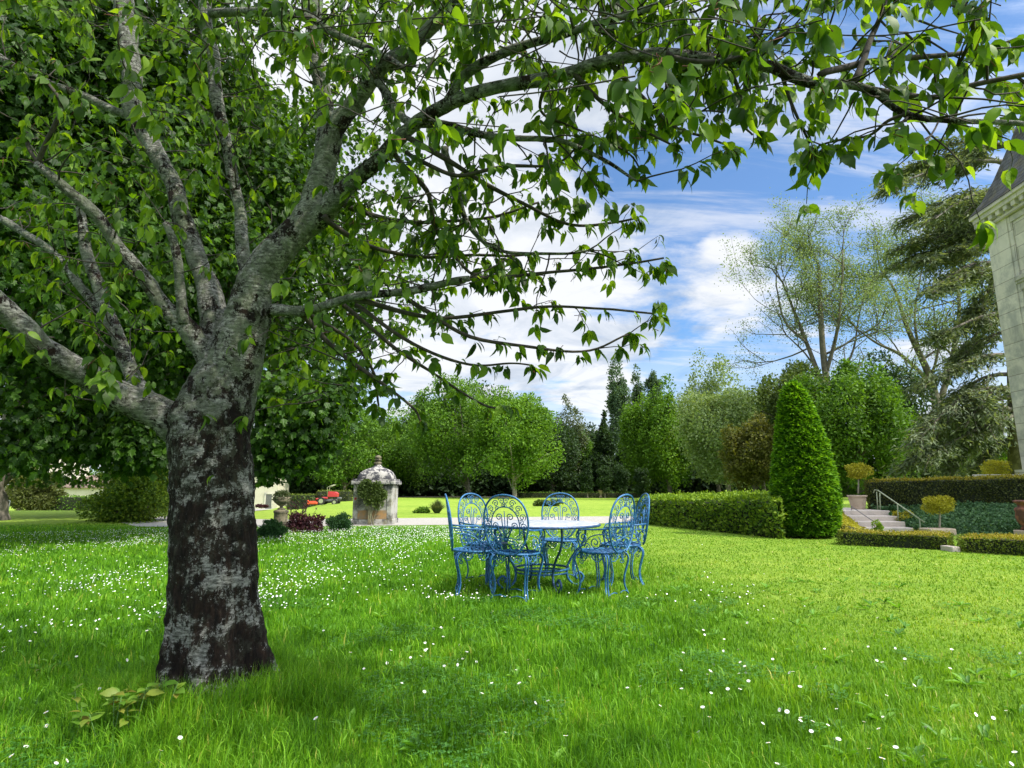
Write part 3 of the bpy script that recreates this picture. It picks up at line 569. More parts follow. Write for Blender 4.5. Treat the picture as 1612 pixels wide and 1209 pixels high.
blades(520000, 2.45, 24, 2.0, R(54), keepg, hg, lambda X, Y, r: .0034*(np.maximum(r, 2.6)/2.8)**.85*np.clip(rng.gamma(3, .34, len(X)), .4, 2.6), 'grass', 'green lawn grass, long in the shade and mown short in the sun')
tft = MB()
b = blades(30000, .26, .85, 1.0, math.pi, lambda X, Y: (np.hypot(X, Y) > .22) & (nfield(X, Y, 7, 3) > -.3-(np.hypot(X, Y) < .45)), lambda X, Y, r: rng.uniform(.06, .27, len(X))*np.clip(1.35-(r-.30)*2.0, .3, 1), lambda X, Y, r: .0040*rng.uniform(.6, 1.3, len(X)), 'long_grass', 'uncut dark tufts of grass around the foot of the cherry trunk')
b.location = (TC[0], TC[1], 0)
# clover patches in the front
cv = MB(); n = 42000; X = rng.uniform(-3.2, 4.5, n); Y = rng.uniform(2.3, 6.2, n); k = (nfield(X, Y, 2.2, 5)+.5*nfield(X, Y, 6, 15)) > .45; X, Y = X[k], Y[k]; n = len(X); Z = rng.uniform(.02, .055, n)
tv = [(0, 0, 0), (.35, .5, .05), (.2, .95, 0), (0, .85, -.03), (-.2, .95, 0), (-.35, .5, .05)]
for q in range(3):
    th = rng.uniform(0, .3, n)+q*2.094; cv.inst(tv, [(0, 1, 2, 3), (0, 3, 4, 5)], np.stack([X, Y, Z], -1), np.stack([np.cos(th), np.sin(th), th*0+.1], -1), np.stack([rng.normal(size=n)*.25, rng.normal(size=n)*.25, np.ones(n)], -1), rng.uniform(.010, .017, n))
tag(cv.build('clover', leaf_mat('clover leaf', [(.03, .12, .015), (.06, .19, .025), (.10, .26, .04)], .3)), 'low clover leaves growing through the grass in front', 'clover', kind='stuff')
# broad-leaved weeds: flat rosettes of dandelion and plantain
wd = MB(); n = 260; X = rng.uniform(-4, 4.5, n); Y = rng.uniform(2.4, 8, n)
for x, y in zip(X, Y):
    m = rng.integers(4, 9); a = rng.uniform(0, 6.28, m); A = np.stack([np.cos(a), np.sin(a), rng.uniform(.15, .9, m)], -1)
    wd.inst([(0, 0, 0), (.10, .35, .05), (.13, .7, .02), (0, 1, -.12), (-.13, .7, .02), (-.10, .35, .05)], [(0, 1, 2, 3), (0, 3, 4, 5)], np.tile([x, y, .005], (m, 1)), A, np.stack([-np.cos(a)*.5, -np.sin(a)*.5, a*0+1], -1), rng.uniform(.05, .12, m))
tag(wd.build('weeds', leaf_mat('weed leaf', [(.05, .15, .012), (.10, .26, .02), (.17, .35, .04)], .35)), 'broad-leaved weeds among the nearer grass', 'weeds', kind='stuff')
# daisies
PET = []; PF = []
for q in range(13):
    a = q/13*2*math.pi; c_, s_ = math.cos(a), math.sin(a); b0 = len(PET)
    for (rr, ww, zz) in ((.25, -.07, 0), (.25, .07, 0), (.95, .17, .10), (1.05, 0, .11), (.95, -.17, .10)): PET.append((rr*c_-ww*s_, rr*s_+ww*c_, zz))
    PF.append((b0, b0+1, b0+2, b0+3, b0+4))
def daisy_xy(n, r0, r1, fx):
    out = []
    while len(out) < n:
        r = r0*(r1/r0)**rng.random(); a = rng.uniform(-R(46), R(44)); x, y = r*math.sin(a), r*math.cos(a)
        A = np.array([x]); B = np.array([y]); e = right_edge(A, B)[0]; dn = nfield(A, B, 1.7, 9)[0]
        p = fx(x, y, e, dn)
        if rng.random() < p and math.hypot(x-TC[0], y-TC[1]) > .42: out.append((x, y))
    return np.array(out)
def dprob(x, y, e, dn): return (1/(1+math.exp(e*1.7+(0 if y > 4.2 else -.2))))*min(1, max(.04, .28+.75*dn))
near = daisy_xy(300, 2.7, 7.5, dprob)
dm = []
for v in range(4):
    b = MB(); hh = (.05, .07, .06, .085)[v]; tl = (.1, .5, .9, .3)[v]; r = .0088
    N = nrm(np.array([math.cos(v*2.0)*tl, math.sin(v*2.0)*tl-.35, 1.0])); top = np.array([N[0]*.01, N[1]*.01, hh])
    b.tube([(0, 0, 0), (.003, 0, hh*.5), top], [.0011, .001, .0012], 4, 2)
    P3 = np.array([(p[0], p[1], p[2]) for p in PET]); b.inst(P3, PF, [top], [nrm(np.cross(N, [1, 0, .1]))], [N], r, 0)
    cap = [(math.cos(a)*.3, math.sin(a)*.3, .06) for a in np.linspace(0, 6.28, 9)[:-1]]+[(0, 0, .2)]
    b.inst(cap, [(i, (i+1) % 8, 8) for i in range(8)], [top], [nrm(np.cross(N, [1, 0, .1]))], [N], r*1.1, 1)
    dm.append(b.build('daisy', [M['white'], M['yellow'], M['stem']]))
for i, (x, y) in enumerate(near):
    o = dm[i] if i < 4 else dm[i % 4].copy()
    if i >= 4: COL.objects.link(o)
    o.location = (x, y, 0); o.rotation_euler = (0, 0, rng.uniform(0, 6.28)); s = rng.uniform(.8, 1.25); o.scale = (s, s, rng.uniform(.8, 1.4))
    tag(o, 'small white daisy with a yellow centre in the nearer lawn grass', 'daisy', 'daisies in the nearer lawn')
b = MB(); hexv = [(math.cos(a), math.sin(a), 0) for a in np.linspace(0, 6.28, 8)[:-1]]
def dfar(x, y, e, dn): return (1/(1+math.exp(e*2.4+1)))*min(1, max(.02, .06+.22*dn+.75*max(0, min(1, (y-11)/4))))*(.1 if math.hypot(x-.4, y-7.6) < 1.6 else 1)
far = daisy_xy(9500, 6.0, 19.0, dfar); k = ~((far[:, 1] > 17.2)) ; far = far[k]; n = len(far)
N = np.stack([rng.normal(size=n)*.35, rng.normal(size=n)*.35-.35, np.ones(n)], -1)
b.inst(hexv, [tuple(range(7))], np.c_[far, rng.uniform(.05, .085, n)], np.tile([1., 0, 0], (n, 1)), N, rng.uniform(.0055, .0092, n))
tag(b.build('daisies', M['white'], None, False), 'drifts of tiny white daisies in the lawn farther off', 'daisies', kind='stuff')
# ------------------------------------------------------------------ wrought iron chairs and table
def spiral(c, r, a0, turns, hand=1, n=22, k=.85):                 # points from the outside in, in a plane
    t = np.linspace(0, 1, n); a = a0+hand*turns*2*np.pi*t; rr = r*(1-k*t); return [(c[0]+q*math.cos(x), c[1]+q*math.sin(x)) for q, x in zip(rr, a)]
def back3(u, v): return (u, -.205-.085*((v-.44)/.62)-.03*(1-(u/.27)**2), v)     # back leans and is slightly dished
def side3(x): return lambda u, v: (x, u, v)
def draw(mb, f, pts, r, n=6, mat=0, closed=False, k=0):
    P = [f(*p) for p in (smooth_line(pts, k) if k else pts)]; mb.tube(P, r, n, mat, closed=closed)
def mirror(pts): return [(-u, v) for u, v in pts]
def make_chair():
    T = MB(); half = [(.085, .455), (.15, .50), (.205, .585), (.238, .69), (.245, .79), (.228, .885), (.185, .965), (.11, 1.02), (0, 1.04)]
    root = empty('wrought_iron_chair', (0, 0, 0))
    draw(T, back3, half+mirror(half)[-2::-1], .0105, 8, k=6)
    inner = [(.15, .645), (.158, .72), (.148, .80), (.112, .87), (.06, .91), (0, .922)]; draw(T, back3, inner+mirror(inner)[-2::-1], .006, k=5)
    for s in (1, -1):
        m = (lambda p: p) if s == 1 else mirror
        for (a, rr) in ((-8, 0), (16, 0), (40, 0), (62, 0), (83, 0)):      # ring of scrolls between the arches
            t = R(a); cx, cy = .198*math.cos(t), .76+.222*math.sin(t)
            draw(T, back3, m(spiral((cx, cy), .036, t-1.2, 1.5, 1, 20)), .0046, 5)
            draw(T, back3, m(spiral((cx-.012, cy-.05), .026, t+1.9, 1.3, -1, 16)), .0042, 5)
        draw(T, back3, m([(0, .60), (.02, .68), (.03, .77)]+spiral((.062, .82), .036, 2.6, 1.3, -1, 18)), .0055, 5)
        draw(T, back3, m([(0, .60), (.045, .655), (.075, .70)]+spiral((.108, .735), .034, 2.6, 1.3, -1, 18)), .0055, 5)
        draw(T, back3, m([(0, .60), (.06, .62), (.115, .60)]+spiral((.14, .62), .028, -.6, 1.3, 1, 14)), .005, 5)
        draw(T, back3, m(spiral((.185, .66), .034, 0, 1.4, 1)), .0045, 5); draw(T, back3, m(spiral((.15, .545), .03, 0, 1.4, 1)), .0045, 5)
        draw(T, back3, m(spiral((.075, .535), .055, 1.6, 1.5, -1)), .005, 5)
        draw(T, back3, m([(.01, .60), (.09, .57), (.10, .49), (.03, .465)]), .0055, 5, k=4)
    draw(T, back3, [(0, .60), (0, .66), (0, .88)], .005, 5)
    T.inst([(math.cos(a)*.8, math.sin(a)*.8, 0) for a in np.linspace(0, 6.28, 9)[:-1]]+[(0, 0, .5), (0, 0, -.5)], [(i, (i+1) % 8, 8) for i in range(8)]+[((i+1) % 8, i, 9) for i in range(8)], [back3(0, .6)], [(0, 0, 1)], [(0, 1, 0)], .03)
    T.build('backrest', M['blue'], root)
    S = MB(); ring = [(.235*math.cos(a)*(1.0), .225*math.sin(a)+.01) for a in np.linspace(0, 2*np.pi, 33)[:-1]]
    S.tube([(x, y, .452) for x, y in ring], .012, 6, closed=True)
    for k in range(-4, 5):                                       # strap lattice of the seat, gently dished
        q = k*.046; h = math.sqrt(max(.225**2-q*q, 0))
        def st(a, b, w=.014, zz=.452):
            a, b = np.array(a), np.array(b); d = nrm(b-a); nn = np.array([-d[1], d[0]])*w; rows = []
            for t in np.linspace(0, 1, 7): c = a+(b-a)*t; z = zz-.02*math.sin(t*math.pi); rows += [(*(c-nn), z), (*(c+nn), z)]
            V = rows+[(x, y, z-.004) for x, y, z in rows]; f = []
            for i in range(6): f += [(2*i, 2*i+2, 2*i+3, 2*i+1), (14+2*i, 15+2*i, 17+2*i, 16+2*i), (2*i, 14+2*i, 16+2*i, 2*i+2), (2*i+1, 2*i+3, 17+2*i, 15+2*i)]
            S.add(V, f)
        st((q, -h+.01), (q, h+.01)); st((-h, q+.01), (h, q+.01), .014, .4575)
    for a in np.linspace(0, 2*np.pi, 9)[:-1]+.39:                # apron scrolls under the rim
        c, s_ = math.cos(a), math.sin(a)
        f = lambda u, v, c=c, s_=s_: (.226*c-u*s_, .216*s_+.01+u*c, v)
        for sg in (1, -1): S.tube([f(sg*u, v) for u, v in spiral((.038, .408), .034, 1.57, 1.4, 1, 18)], .005, 5)
        S.tube([f(u, v) for u, v in smooth_line([(-.07, .44), (-.03, .375), (0, .365), (.03, .375), (.07, .44)], 4)], .005, 5)
    S.build('seat', M['blue'], root)
    for sx in (1, -1):
        for sy in (1, -1):
            L = MB(); d = nrm(np.array([sx*.9, sy*1.0])); base = np.array([sx*.165, sy*.155+.01])
            f = lambda u, v, off=0: (base[0]+d[0]*u-d[1]*off, base[1]+d[1]*u+d[0]*off, v)
            for off in (-.011, .011):                            # twin rods of the cabriole leg
                L.tube([f(u, v, off*(1+.6*abs(v-.2)*2)) for u, v in smooth_line([(.0, .445), (.045, .42), (.062, .37), (.045, .30), (.015, .2), (.01, .12), (.03, .05), (.055, .012)], 5)], .0088, 6)
            L.tube([f(u, v) for u, v in spiral((.02, .405), .036, .6, 1.4, 1, 18)], .006, 5)
            L.tube([f(u, v) for u, v in spiral((-.012, .345), .028, 1.2, 1.3, -1, 16)], .005, 5)
            g0 = np.array(f(.055, .012)); L.tube([g0, g0+np.array([-sx*.045, 0, .035]), g0+np.array([-sx*.11, 0, .045]), g0+np.array([-sx*.17, 0, .03])], .0055, 5)
            L.build('leg', M['blue'], root)
    for sx in (1, -1):
        A = MB(); f = side3(sx*.245)
        A.tube([(sx*.236, -.24, .70), (sx*.248, -.12, .688), (sx*.262, .04, .682), (sx*.262, .12, .672), (sx*.255, .155, .62), (sx*.245, .13, .55), (sx*.232, .10, .455)], .0095, 6)
        A.tube([f(u, v) for u, v in spiral((.075, .60), .062, 1.2, 1.5, -1)], .006, 5)
        A.tube([f(u, v) for u, v in spiral((-.075, .555), .072, 2.2, 1.6, 1)], .006, 5); A.tube([f(u, v) for u, v in spiral((.02, .505), .042, 0, 1.4, 1)], .0055, 5)
        A.tube([f(u, v) for u, v in smooth_line([(-.2, .64), (-.1, .635), (0, .60), (.06, .53), (.12, .50)], 4)], .006, 5)
        A.build('armrest', M['blue'], root)
    return root
TCc = np.array(G(853, 926))
chair = make_chair()
ch = [(752, 926, (1, .12), 'leftmost blue wrought iron chair, seen in profile and facing right to the table'), (774, 909, (.72, -.68), 'blue iron chair behind the left side of the table, its back half turned to us'),
      (820, 934, (.42, .90), 'nearest blue iron chair, its wide oval back towards us at the front of the table'), (889, 899, (-.12, -1), 'blue iron chair behind the table that faces us over the pale top'),
      (957, 929, (-.75, .66), 'blue iron chair at the right front of the table, scrolled back turned to us'), (988, 911, (-1, -.08), 'rightmost blue wrought iron chair, its back seen edge on')]
for i, (px, py, f, lab) in enumerate(ch):
    c = G(px-7, py+8); rz = math.atan2(-f[0], f[1]); chair.scale = (1.02, 1.02, 1.02)
    if i == 0: tag(chair, lab, 'chair', 'blue wrought iron chairs round the garden table'); chair.location = c; chair.rotation_euler = (0, 0, rz)
    else: copy_thing(chair, tuple(float(q) for q in c), rz, lab)
tbl = empty('garden_table', TCc, 'round garden table with pale top on curled blue iron legs', 'table', rz=R(20))
b = MB(); b.lathe([(.02, .708), (.655, .708), (.668, .712), (.672, .720), (.668, .728), (.655, .731), (.02, .733)], n=64); b.build('tabletop', M['tabletop'], tbl)
b = MB(); b.tube([(.676*math.cos(a), .676*math.sin(a), .712) for a in np.linspace(0, 6.2832, 65)[:-1]], .014, 8, closed=True); b.build('table_rim', M['bluedark'], tbl)
b = MB(); b.tube([(.31*math.cos(a), .31*math.sin(a), .225) for a in np.linspace(0, 6.2832, 41)[:-1]], .013, 8, closed=True)
b.tube([(.295*math.cos(a), .295*math.sin(a), .185) for a in np.linspace(0, 6.2832, 41)[:-1]], .009, 8, closed=True); b.build('ring', M['blue'], tbl)
for k in range(4):
    a = k*math.pi/2; b = MB(); f = lambda u, v: (u*math.cos(a), u*math.sin(a), v)
    b.tube([f(u, v) for u, v in smooth_line([(.56, .705), (.57, .60), (.52, .47), (.40, .35), (.325, .22), (.33, .10), (.42, .02), (.50, .045), (.53, .11), (.48, .155), (.43, .12), (.45, .085)], 5)], .014, 7)
    b.build('leg', M['bluedark'] if k % 2 else M['blue'], tbl)

# ------------------------------------------------------------------ foliage builders
SPR = [(0, 0, 0), (.30, .45, .08), (0, 1, -.04), (-.30, .45, .08)]; SPF = [(0, 1, 2), (0, 2, 3)]
NEE = [(0, 0, 0), (.13, .4, .04), (0, 1, 0), (-.13, .4, .04)]
def hedge(name, label, poly, z0, ztop, mats, size=.06, dens=260, cat='hedge', group=None, topmix=True, core=.05, sides=None):
    poly = [np.array(p[:2], float) for p in poly]; n = len(poly); zt = ztop if isinstance(ztop, (list, tuple)) else [ztop]*n; zb = z0 if isinstance(z0, (list, tuple)) else [z0]*n
    c = sum(poly)/n; b = MB()
    def sh_(p):
        i = [k for k in range(n) if poly[k] is p][0]; v = np.zeros(2)
        for a_, b_ in ((poly[i-1], p), (p, poly[(i+1) % n])):
            e = (b_-a_)/np.linalg.norm(b_-a_); o = np.array([-e[1], e[0]]); v += o*np.sign(np.dot(o, c-a_))
        return p+v*core*1.3
    root = empty(name, (*c, min(zb)), label, cat, group)
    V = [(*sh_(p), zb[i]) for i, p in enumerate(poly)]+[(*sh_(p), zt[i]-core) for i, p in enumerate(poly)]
    b.add(V, [(i, (i+1) % n, n+(i+1) % n, n+i) for i in range(n)]+[tuple(range(n, 2*n))]); part(b, 'dark_core', M['core'], root, False)  # solid dark filler prism, not modelled branches; colour gives the inner shade
    f = MB()
    for i in range(n):                                           # sides
        p, q = poly[i], poly[(i+1) % n]; L = np.linalg.norm(q-p); h = (zt[i]+zt[(i+1) % n])/2-(zb[i]+zb[(i+1) % n])/2; m = int(L*h*dens)
        u = rng.random(m); v = rng.random(m); xy = p+(q-p)*u[:, None]; za = zb[i]+(zb[(i+1) % n]-zb[i])*u; zc = zt[i]+(zt[(i+1) % n]-zt[i])*u; z = za+(zc-za)*v
        o = np.array([(q-p)[1], -(q-p)[0]])/L
        if np.dot(o, p-c) < 0: o = -o
        N = np.c_[np.tile(o, (m, 1)), np.zeros(m)]; bul = .04*np.sin(xy[:, 0]*3.1+z*4)+.03*np.sin(xy[:, 1]*5.3+z*7); P = np.c_[xy, z]+N*(bul+rng.normal(size=m)*.018-.02)[:, None]
        A = N*.6+rng.normal(size=(m, 3))*.6+np.array([0, 0, .35]); f.inst(SPR, SPF, P, A, N+rng.normal(size=(m, 3))*.6, rng.uniform(.7, 1.35, m)*size, 0)
    ar = 0; tri = [(poly[0], poly[i], poly[i+1], zt[0], zt[i], zt[i+1]) for i in range(1, n-1)]
    for a_, b_, c_, za, zb_, zc in tri:
        A2 = abs(np.cross(b_-a_, c_-a_))/2; m = int(A2*dens*1.2); r1 = np.sqrt(rng.random(m)); r2 = rng.random(m); w0, w1, w2 = 1-r1, r1*(1-r2), r1*r2
        xy = a_*w0[:, None]+b_*w1[:, None]+c_*w2[:, None]; z = za*w0+zb_*w1+zc*w2+.03*np.sin(xy[:, 0]*4)*np.sin(xy[:, 1]*3.3)+rng.normal(size=m)*.012+(rng.random(m) < .06)*rng.random(m)*size*1.2
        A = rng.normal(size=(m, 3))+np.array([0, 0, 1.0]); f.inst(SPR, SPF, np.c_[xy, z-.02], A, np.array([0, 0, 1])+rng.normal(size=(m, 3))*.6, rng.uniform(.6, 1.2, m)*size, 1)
    part(f, 'foliage', [M[q] for q in mats], root, False); return root
def lumps_pts(c, rad, n, K, lr, shape, jitter=.16):
    c = np.array(c, float); rad = np.array(rad, float); V = nrm(rng.normal(size=(K, 3)))
    rr = rng.uniform(.25, .80, K)**.8; L = V*rr[:, None]*rng.uniform(.8, 1.2, (K, 3))
    if shape == 'cone': L[:, :2] *= (.5*(1-L[:, 2])+.06)[:, None]*1.1
    elif shape == 'column': L[:, :2] *= np.clip(1.15-abs(L[:, 2])**3, .2, 1)[:, None]
    L = L*rad; R_ = lr*rad*rng.uniform(.7, 1.35, (K, 1))
    if shape == 'cone': R_[:, :2] *= np.clip(.55*(1-L[:, 2:]/rad[2]), .12, 1)
    if shape in ('cone', 'column'): R_[:, 2] = np.minimum(R_[:, 2], rad[2]*.14)
    k = rng.integers(0, K, n); d = nrm(rng.normal(size=(n, 3))+nrm(L[k]/rad)*.6+np.array([0, 0, .25])); s = rng.uniform(.55, 1.06, n)
    P = c+L[k]+d*R_[k]*s[:, None]+rng.normal(size=(n, 3))*jitter*.5; return P, d, L+c, R_
def tree(name, label, px, Y, ytop, hw, ybot, mat, n=9000, leaf=.30, shape='round', K=46, lr=.30, trunk=.22, group='trees at the edge of the wood', base=None, bark='treebark', depth=1.0, cat='tree', tpx=None, droop=.0, pts=None):
    x = WY(px, 700, Y)[0]; zt, zb = WY(px, ytop, Y)[2], WY(px, ybot, Y)[2]; rx = hw/F*Y*1.03; rz = (zt-zb)/2; g = float(tz(x, Y)) if base is None else base
    root = empty(name, (x, Y, g), label, cat, group); c = (x, Y, (zt+zb)/2); rad = (rx*.98, rx*depth, rz*.98)
    n = int(n*1.5); leaf *= 1.22; wd_ = 1.12 if (shape != 'round' or mat in ('bright', 'pale', 'brown')) else 1.3; rad = (rad[0]*wd_, rad[1]*wd_, rad[2]*1.05); P, d, L, R_ = lumps_pts(c, rad, n, K, lr*1.12, shape); P[:, 2] = np.maximum(P[:, 2], g+.15)
    A = rng.normal(size=(n, 3))*.7+d*.5+np.array([0, 0, -droop]); f = MB(); cl = rng.random(K)
    f.inst(SPR, SPF, P, A, d+rng.normal(size=(n, 3))*.55, rng.uniform(.6, 1.25, n)*leaf); part(f, 'crown', M[mat], root, False)
    t = MB(); tx = x if tpx is None else WY(tpx, 700, Y)[0]; top = zb+(zt-zb)*.75
    sp = smooth_line([(tx, Y, g-.1, trunk*1.35), (tx+.03*rx, Y, g+.5, trunk), (x*.5+tx*.5, Y, (g+top)/2, trunk*.75), (x, Y, top, trunk*.2)], 5); t.tube(sp[:, :3], sp[:, 3], 8)
    for k in rng.choice(K, min(14, K), replace=False):
        s0 = sp[rng.integers(len(sp)//3, len(sp)-3)]; q = L[k]; m = (s0[:3]+q)/2+np.array([0, 0, .2]); t.tube(smooth_line([s0[:3], m, q], 3), np.linspace(s0[3]*.45, .03, 7), 5)
    part(t, 'trunk', M[bark], root); return root
# ------------------------------------------------------------------ trees beyond the lawn
far_trees = [
 ('poplar_tree', 'hazy tall poplar behind the wood, left of the stone pavilion', 514, 100, 588, 22, 775, 'poplar', 5000, .35, 'column'),
 ('deciduous_tree', 'green round tree just left above the stone pavilion roof', 545, 76, 626, 50, 774, 'mid', 11000, .30, 'round'),
 ('deciduous_tree', 'dark green tree low behind the red mower', 478, 84, 650, 46, 779, 'dark', 9000, .33, 'round'),
 ('deciduous_tree', 'mid green tree directly right of the stone pavilion dome', 622, 82, 650, 42, 778, 'mid', 9500, .30, 'round'),
 ('deciduous_tree', 'dark tree squeezed between two lighter crowns right of the pavilion', 662, 90, 632, 34, 776, 'dark', 7000, .33, 'round'),
 ('deciduous_tree', 'tall lime green tree with a grey trunk above the leftmost iron chairs', 708, 73, 597, 58, 766, 'mid', 16000, .28, 'round'),
 ('deciduous_tree', 'dark crown rising behind the broad maple', 772, 88, 617, 52, 776, 'dark', 9000, .34, 'round'),
 ('maple_tree', 'broad light green maple with a pale trunk above the round table', 806, 66, 612, 74, 762, 'bright', 17000, .27, 'round'),
 ('airy_tree', 'thin pale grey-green tree top just right of the broad maple', 888, 84, 628, 32, 778, 'greygreen', 4500, .30, 'round'),
 ('deciduous_tree', 'dark tree between the broad maple and the spruces', 868, 78, 650, 34, 779, 'dark', 8000, .32, 'round'),
 ('deciduous_tree', 'light green low crown between the thin tree and the spruces', 918, 86, 668, 30, 779, 'mid', 7000, .32, 'round'),
 ('spruce_tree', 'taller dark pointed spruce left of the poplars', 951, 82, 652, 26, 781, 'dark', 8000, .30, 'cone'),
 ('spruce_tree', 'shorter dark spruce in front of the tallest poplar', 978, 86, 692, 20, 781, 'dark', 7000, .30, 'cone'),
 ('poplar_tree', 'tallest and widest of the three dark poplars on the skyline', 976, 125, 561, 17, 760, 'poplar', 9000, .42, 'column'),
 ('poplar_tree', 'narrowest of the three skyline poplars, in their middle', 1006, 130, 576, 9, 760, 'poplar', 4500, .40, 'column'),
 ('poplar_tree', 'right-hand poplar of the three on the skyline', 1031, 125, 570, 14, 760, 'poplar', 7500, .42, 'column'),
 ('lime_tree', 'bright green upright tree under the three poplars', 1008, 74, 629, 32, 774, 'bright', 12000, .27, 'round'),
 ('lime_tree', 'bright green tree under and right of the poplars', 1050, 71, 612, 36, 772, 'bright', 13000, .27, 'round'),
 ('airy_tree', 'loose pale tree top rising above the whitish tree', 1126, 72, 560, 46, 760, 'plane', 6000, .28, 'round'),
 ('whitebeam_tree', 'broad whitish-green tree left of the clipped yew cone', 1140, 60, 598, 74, 766, 'pale', 19000, .25, 'round'),
 ('deciduous_tree', 'mid green crown above the brownish tree by the yew cone', 1196, 66, 606, 44, 776, 'mid', 10000, .28, 'round'),
 ('brown_tree', 'low brownish-olive tree immediately left of the yew cone', 1184, 46, 660, 43, 768, 'brown', 13000, .20, 'round'),
 ('ivy_tree', 'ivy-clad olive tree behind the top of the yew cone', 1262, 48, 566, 58, 786, 'olive', 17000, .23, 'round'),
 ('deciduous_tree', 'big green crown right of the yew cone below the bare plane tree', 1345, 42, 560, 64, 792, 'mid', 20000, .22, 'round'),
 ('deciduous_tree', 'dark green tree over the clipped terrace hedge', 1412, 46, 576, 52, 790, 'dark', 15000, .23, 'round'),
 ('deciduous_tree', 'dark shrubby tree under the drooping cedar boughs', 1492, 52, 660, 66, 786, 'dark', 12000, .25, 'round'),
 ('deciduous_tree', 'low mid green tree behind the hedge beside the tower', 1560, 40, 702, 60, 786, 'mid', 11000, .20, 'round'),
 ('deciduous_tree', 'dark backing tree behind the mower, above the taller clipped hedge', 575, 98, 652, 60, 778, 'dark', 9000, .36, 'round'),
 ('deciduous_tree', 'backing tree in the wood just above the ornamental grass', 660, 100, 640, 60, 778, 'mid', 9000, .36, 'round'),
 ('deciduous_tree', 'backing tree showing between the lime green tree and the broad maple', 752, 98, 628, 56, 778, 'mid', 9000, .36, 'round'),
 ('deciduous_tree', 'backing tree right behind the shoulder of the broad maple', 846, 98, 646, 56, 778, 'mid', 9000, .36, 'round'),
 ('deciduous_tree', 'dark backing tree between the thin grey-green tree and the taller spruce', 925, 100, 664, 52, 778, 'dark', 9000, .36, 'round'),
 ('deciduous_tree', 'backing tree in the gap between the lime trees and the whitish tree', 1085, 92, 632, 46, 776, 'mid', 9000, .34, 'round'),
 ('deciduous_tree', 'distant round tree behind the tile-roofed house on the left', 118, 100, 738, 60, 785, 'mid', 6000, .35, 'round'),
 ('deciduous_tree', 'distant dark tree left of the barn, glimpsed behind the cherry trunk', 330, 95, 700, 60, 790, 'dark', 7000, .35, 'round'),
 ('deciduous_tree', 'tree behind the barn roof', 425, 105, 690, 50, 780, 'dark', 6000, .35, 'round')]
tpx = {708: 738, 806: 808}
for (nm, lab, px, Y, yt, hw_, yb, mt, n, lf, shp) in far_trees:
    K = 75 if shp == 'round' else 70
    tree(nm, lab, px, Y, yt, hw_, yb, mt, n, lf, shp, K, {'round': .24, 'cone': .30, 'column': .40}[shp]*(.8 if nm == 'airy_tree' else 1), .26 if Y < 100 else .3, bark='palebark' if nm in ('maple_tree', 'whitebeam_tree') else 'treebark', tpx=tpx.get(px), base=.5 if px > 1300 else None)
b = MB(); n = 90000; X = rng.uniform(-45, 62, n); Y = 84+rng.uniform(-2, 12, n)-(X > 20)*(X-20)*.55; Z = rng.random(n)**.8*(4.0+1.2*nfield(X, Y, .35, 4)); k = (X/Y > -.42); X, Y, Z = X[k], Y[k], Z[k]; n = len(X)
b.inst(SPR, SPF, np.stack([X, Y, Z+tz(X, Y)], -1), rng.normal(size=(n, 3)), rng.normal(size=(n, 3))+np.array([0, -.6, .4]), rng.uniform(.5, .95, n)); tag(b.build('woodland_undergrowth', M['dark'], None, False), 'dark undergrowth filling in the deep shade that closes the wood under the tree crowns', 'undergrowth', kind='stuff')  # added leaf mass, its dark colour stands in for deep shade
for i, px in enumerate((923, 950, 978, 1007)):
    tree('columnar_cypress', ['first', 'second', 'third', 'fourth'][i]+' from the left of four slim dark cypresses at the far lawn edge', px, 68, 727, 7, 783, 'dark', 3000, .18, 'column', 30, .55, .08, 'slim cypresses at the far lawn edge')
# sparse plane trees ------------------------------------------------
def sparse(name, label, base, pts0, seed, leafn, leafs_, mat, spread, levels=4, bark='olivebark', bound=None):
    rs = np.random.default_rng(seed); root = empty(name, base, label, 'tree', 'tall thinly leaved plane trees'); t = MB(); tips = []
    def rec(p, d, L, r, lev):
        P = [p]; k = 5
        for i in range(k):
            d = nrm(d+rs.normal(size=3)*.13+np.array([0, 0, .05])); P.append(P[-1]+d*L/k)
        P = np.array(P); t.tube(P, np.linspace(r, r*.6, k+1), 6 if r > .05 else 4)
        if lev <= 1:
            for q in P[1:]: tips.append(q)
        if lev > 0:
            for i in range(rs.integers(3, 5)):
                q = P[rs.integers(2, k+1)] if i else P[-1]; dd = nrm(d+rs.normal(size=3)*spread*(1 if i else .35)); rec(q, dd, L*rs.uniform(.58, .82), r*(.55 if i else .62), lev-1)
    for seq in pts0:
        S = smooth_line(seq, 6); t.tube(S[:, :3], S[:, 3], 8); d = nrm(S[-1, :3]-S[-3, :3])
        for i in range(len(S)//3, len(S), 3):
            side = nrm(rs.normal(size=3)*np.array([1, 1, .3])+np.array([0, 0, .55])); rec(S[i, :3], side, rs.uniform(2.4, 4.2), S[i, 3]*.45, levels-2)
        rec(S[-1, :3], d, 3.2, S[-1, 3], levels-1)
    part(t, 'trunk', M[bark], root); tips = np.array(tips); n = len(tips)*leafn; P = np.repeat(tips, leafn, 0)+rs.normal(size=(n, 3))*.42
    f = MB(); f.inst(SPR, SPF, P, rng.normal(size=(n, 3))+np.array([0, 0, -.3]), rng.normal(size=(n, 3)), rng.uniform(.6, 1.2, n)*leafs_); part(f, 'crown', M[mat], root, False); print(name, len(tips), n)
def S3(px, py, Y, r): return (*WY(px, py, Y), r)
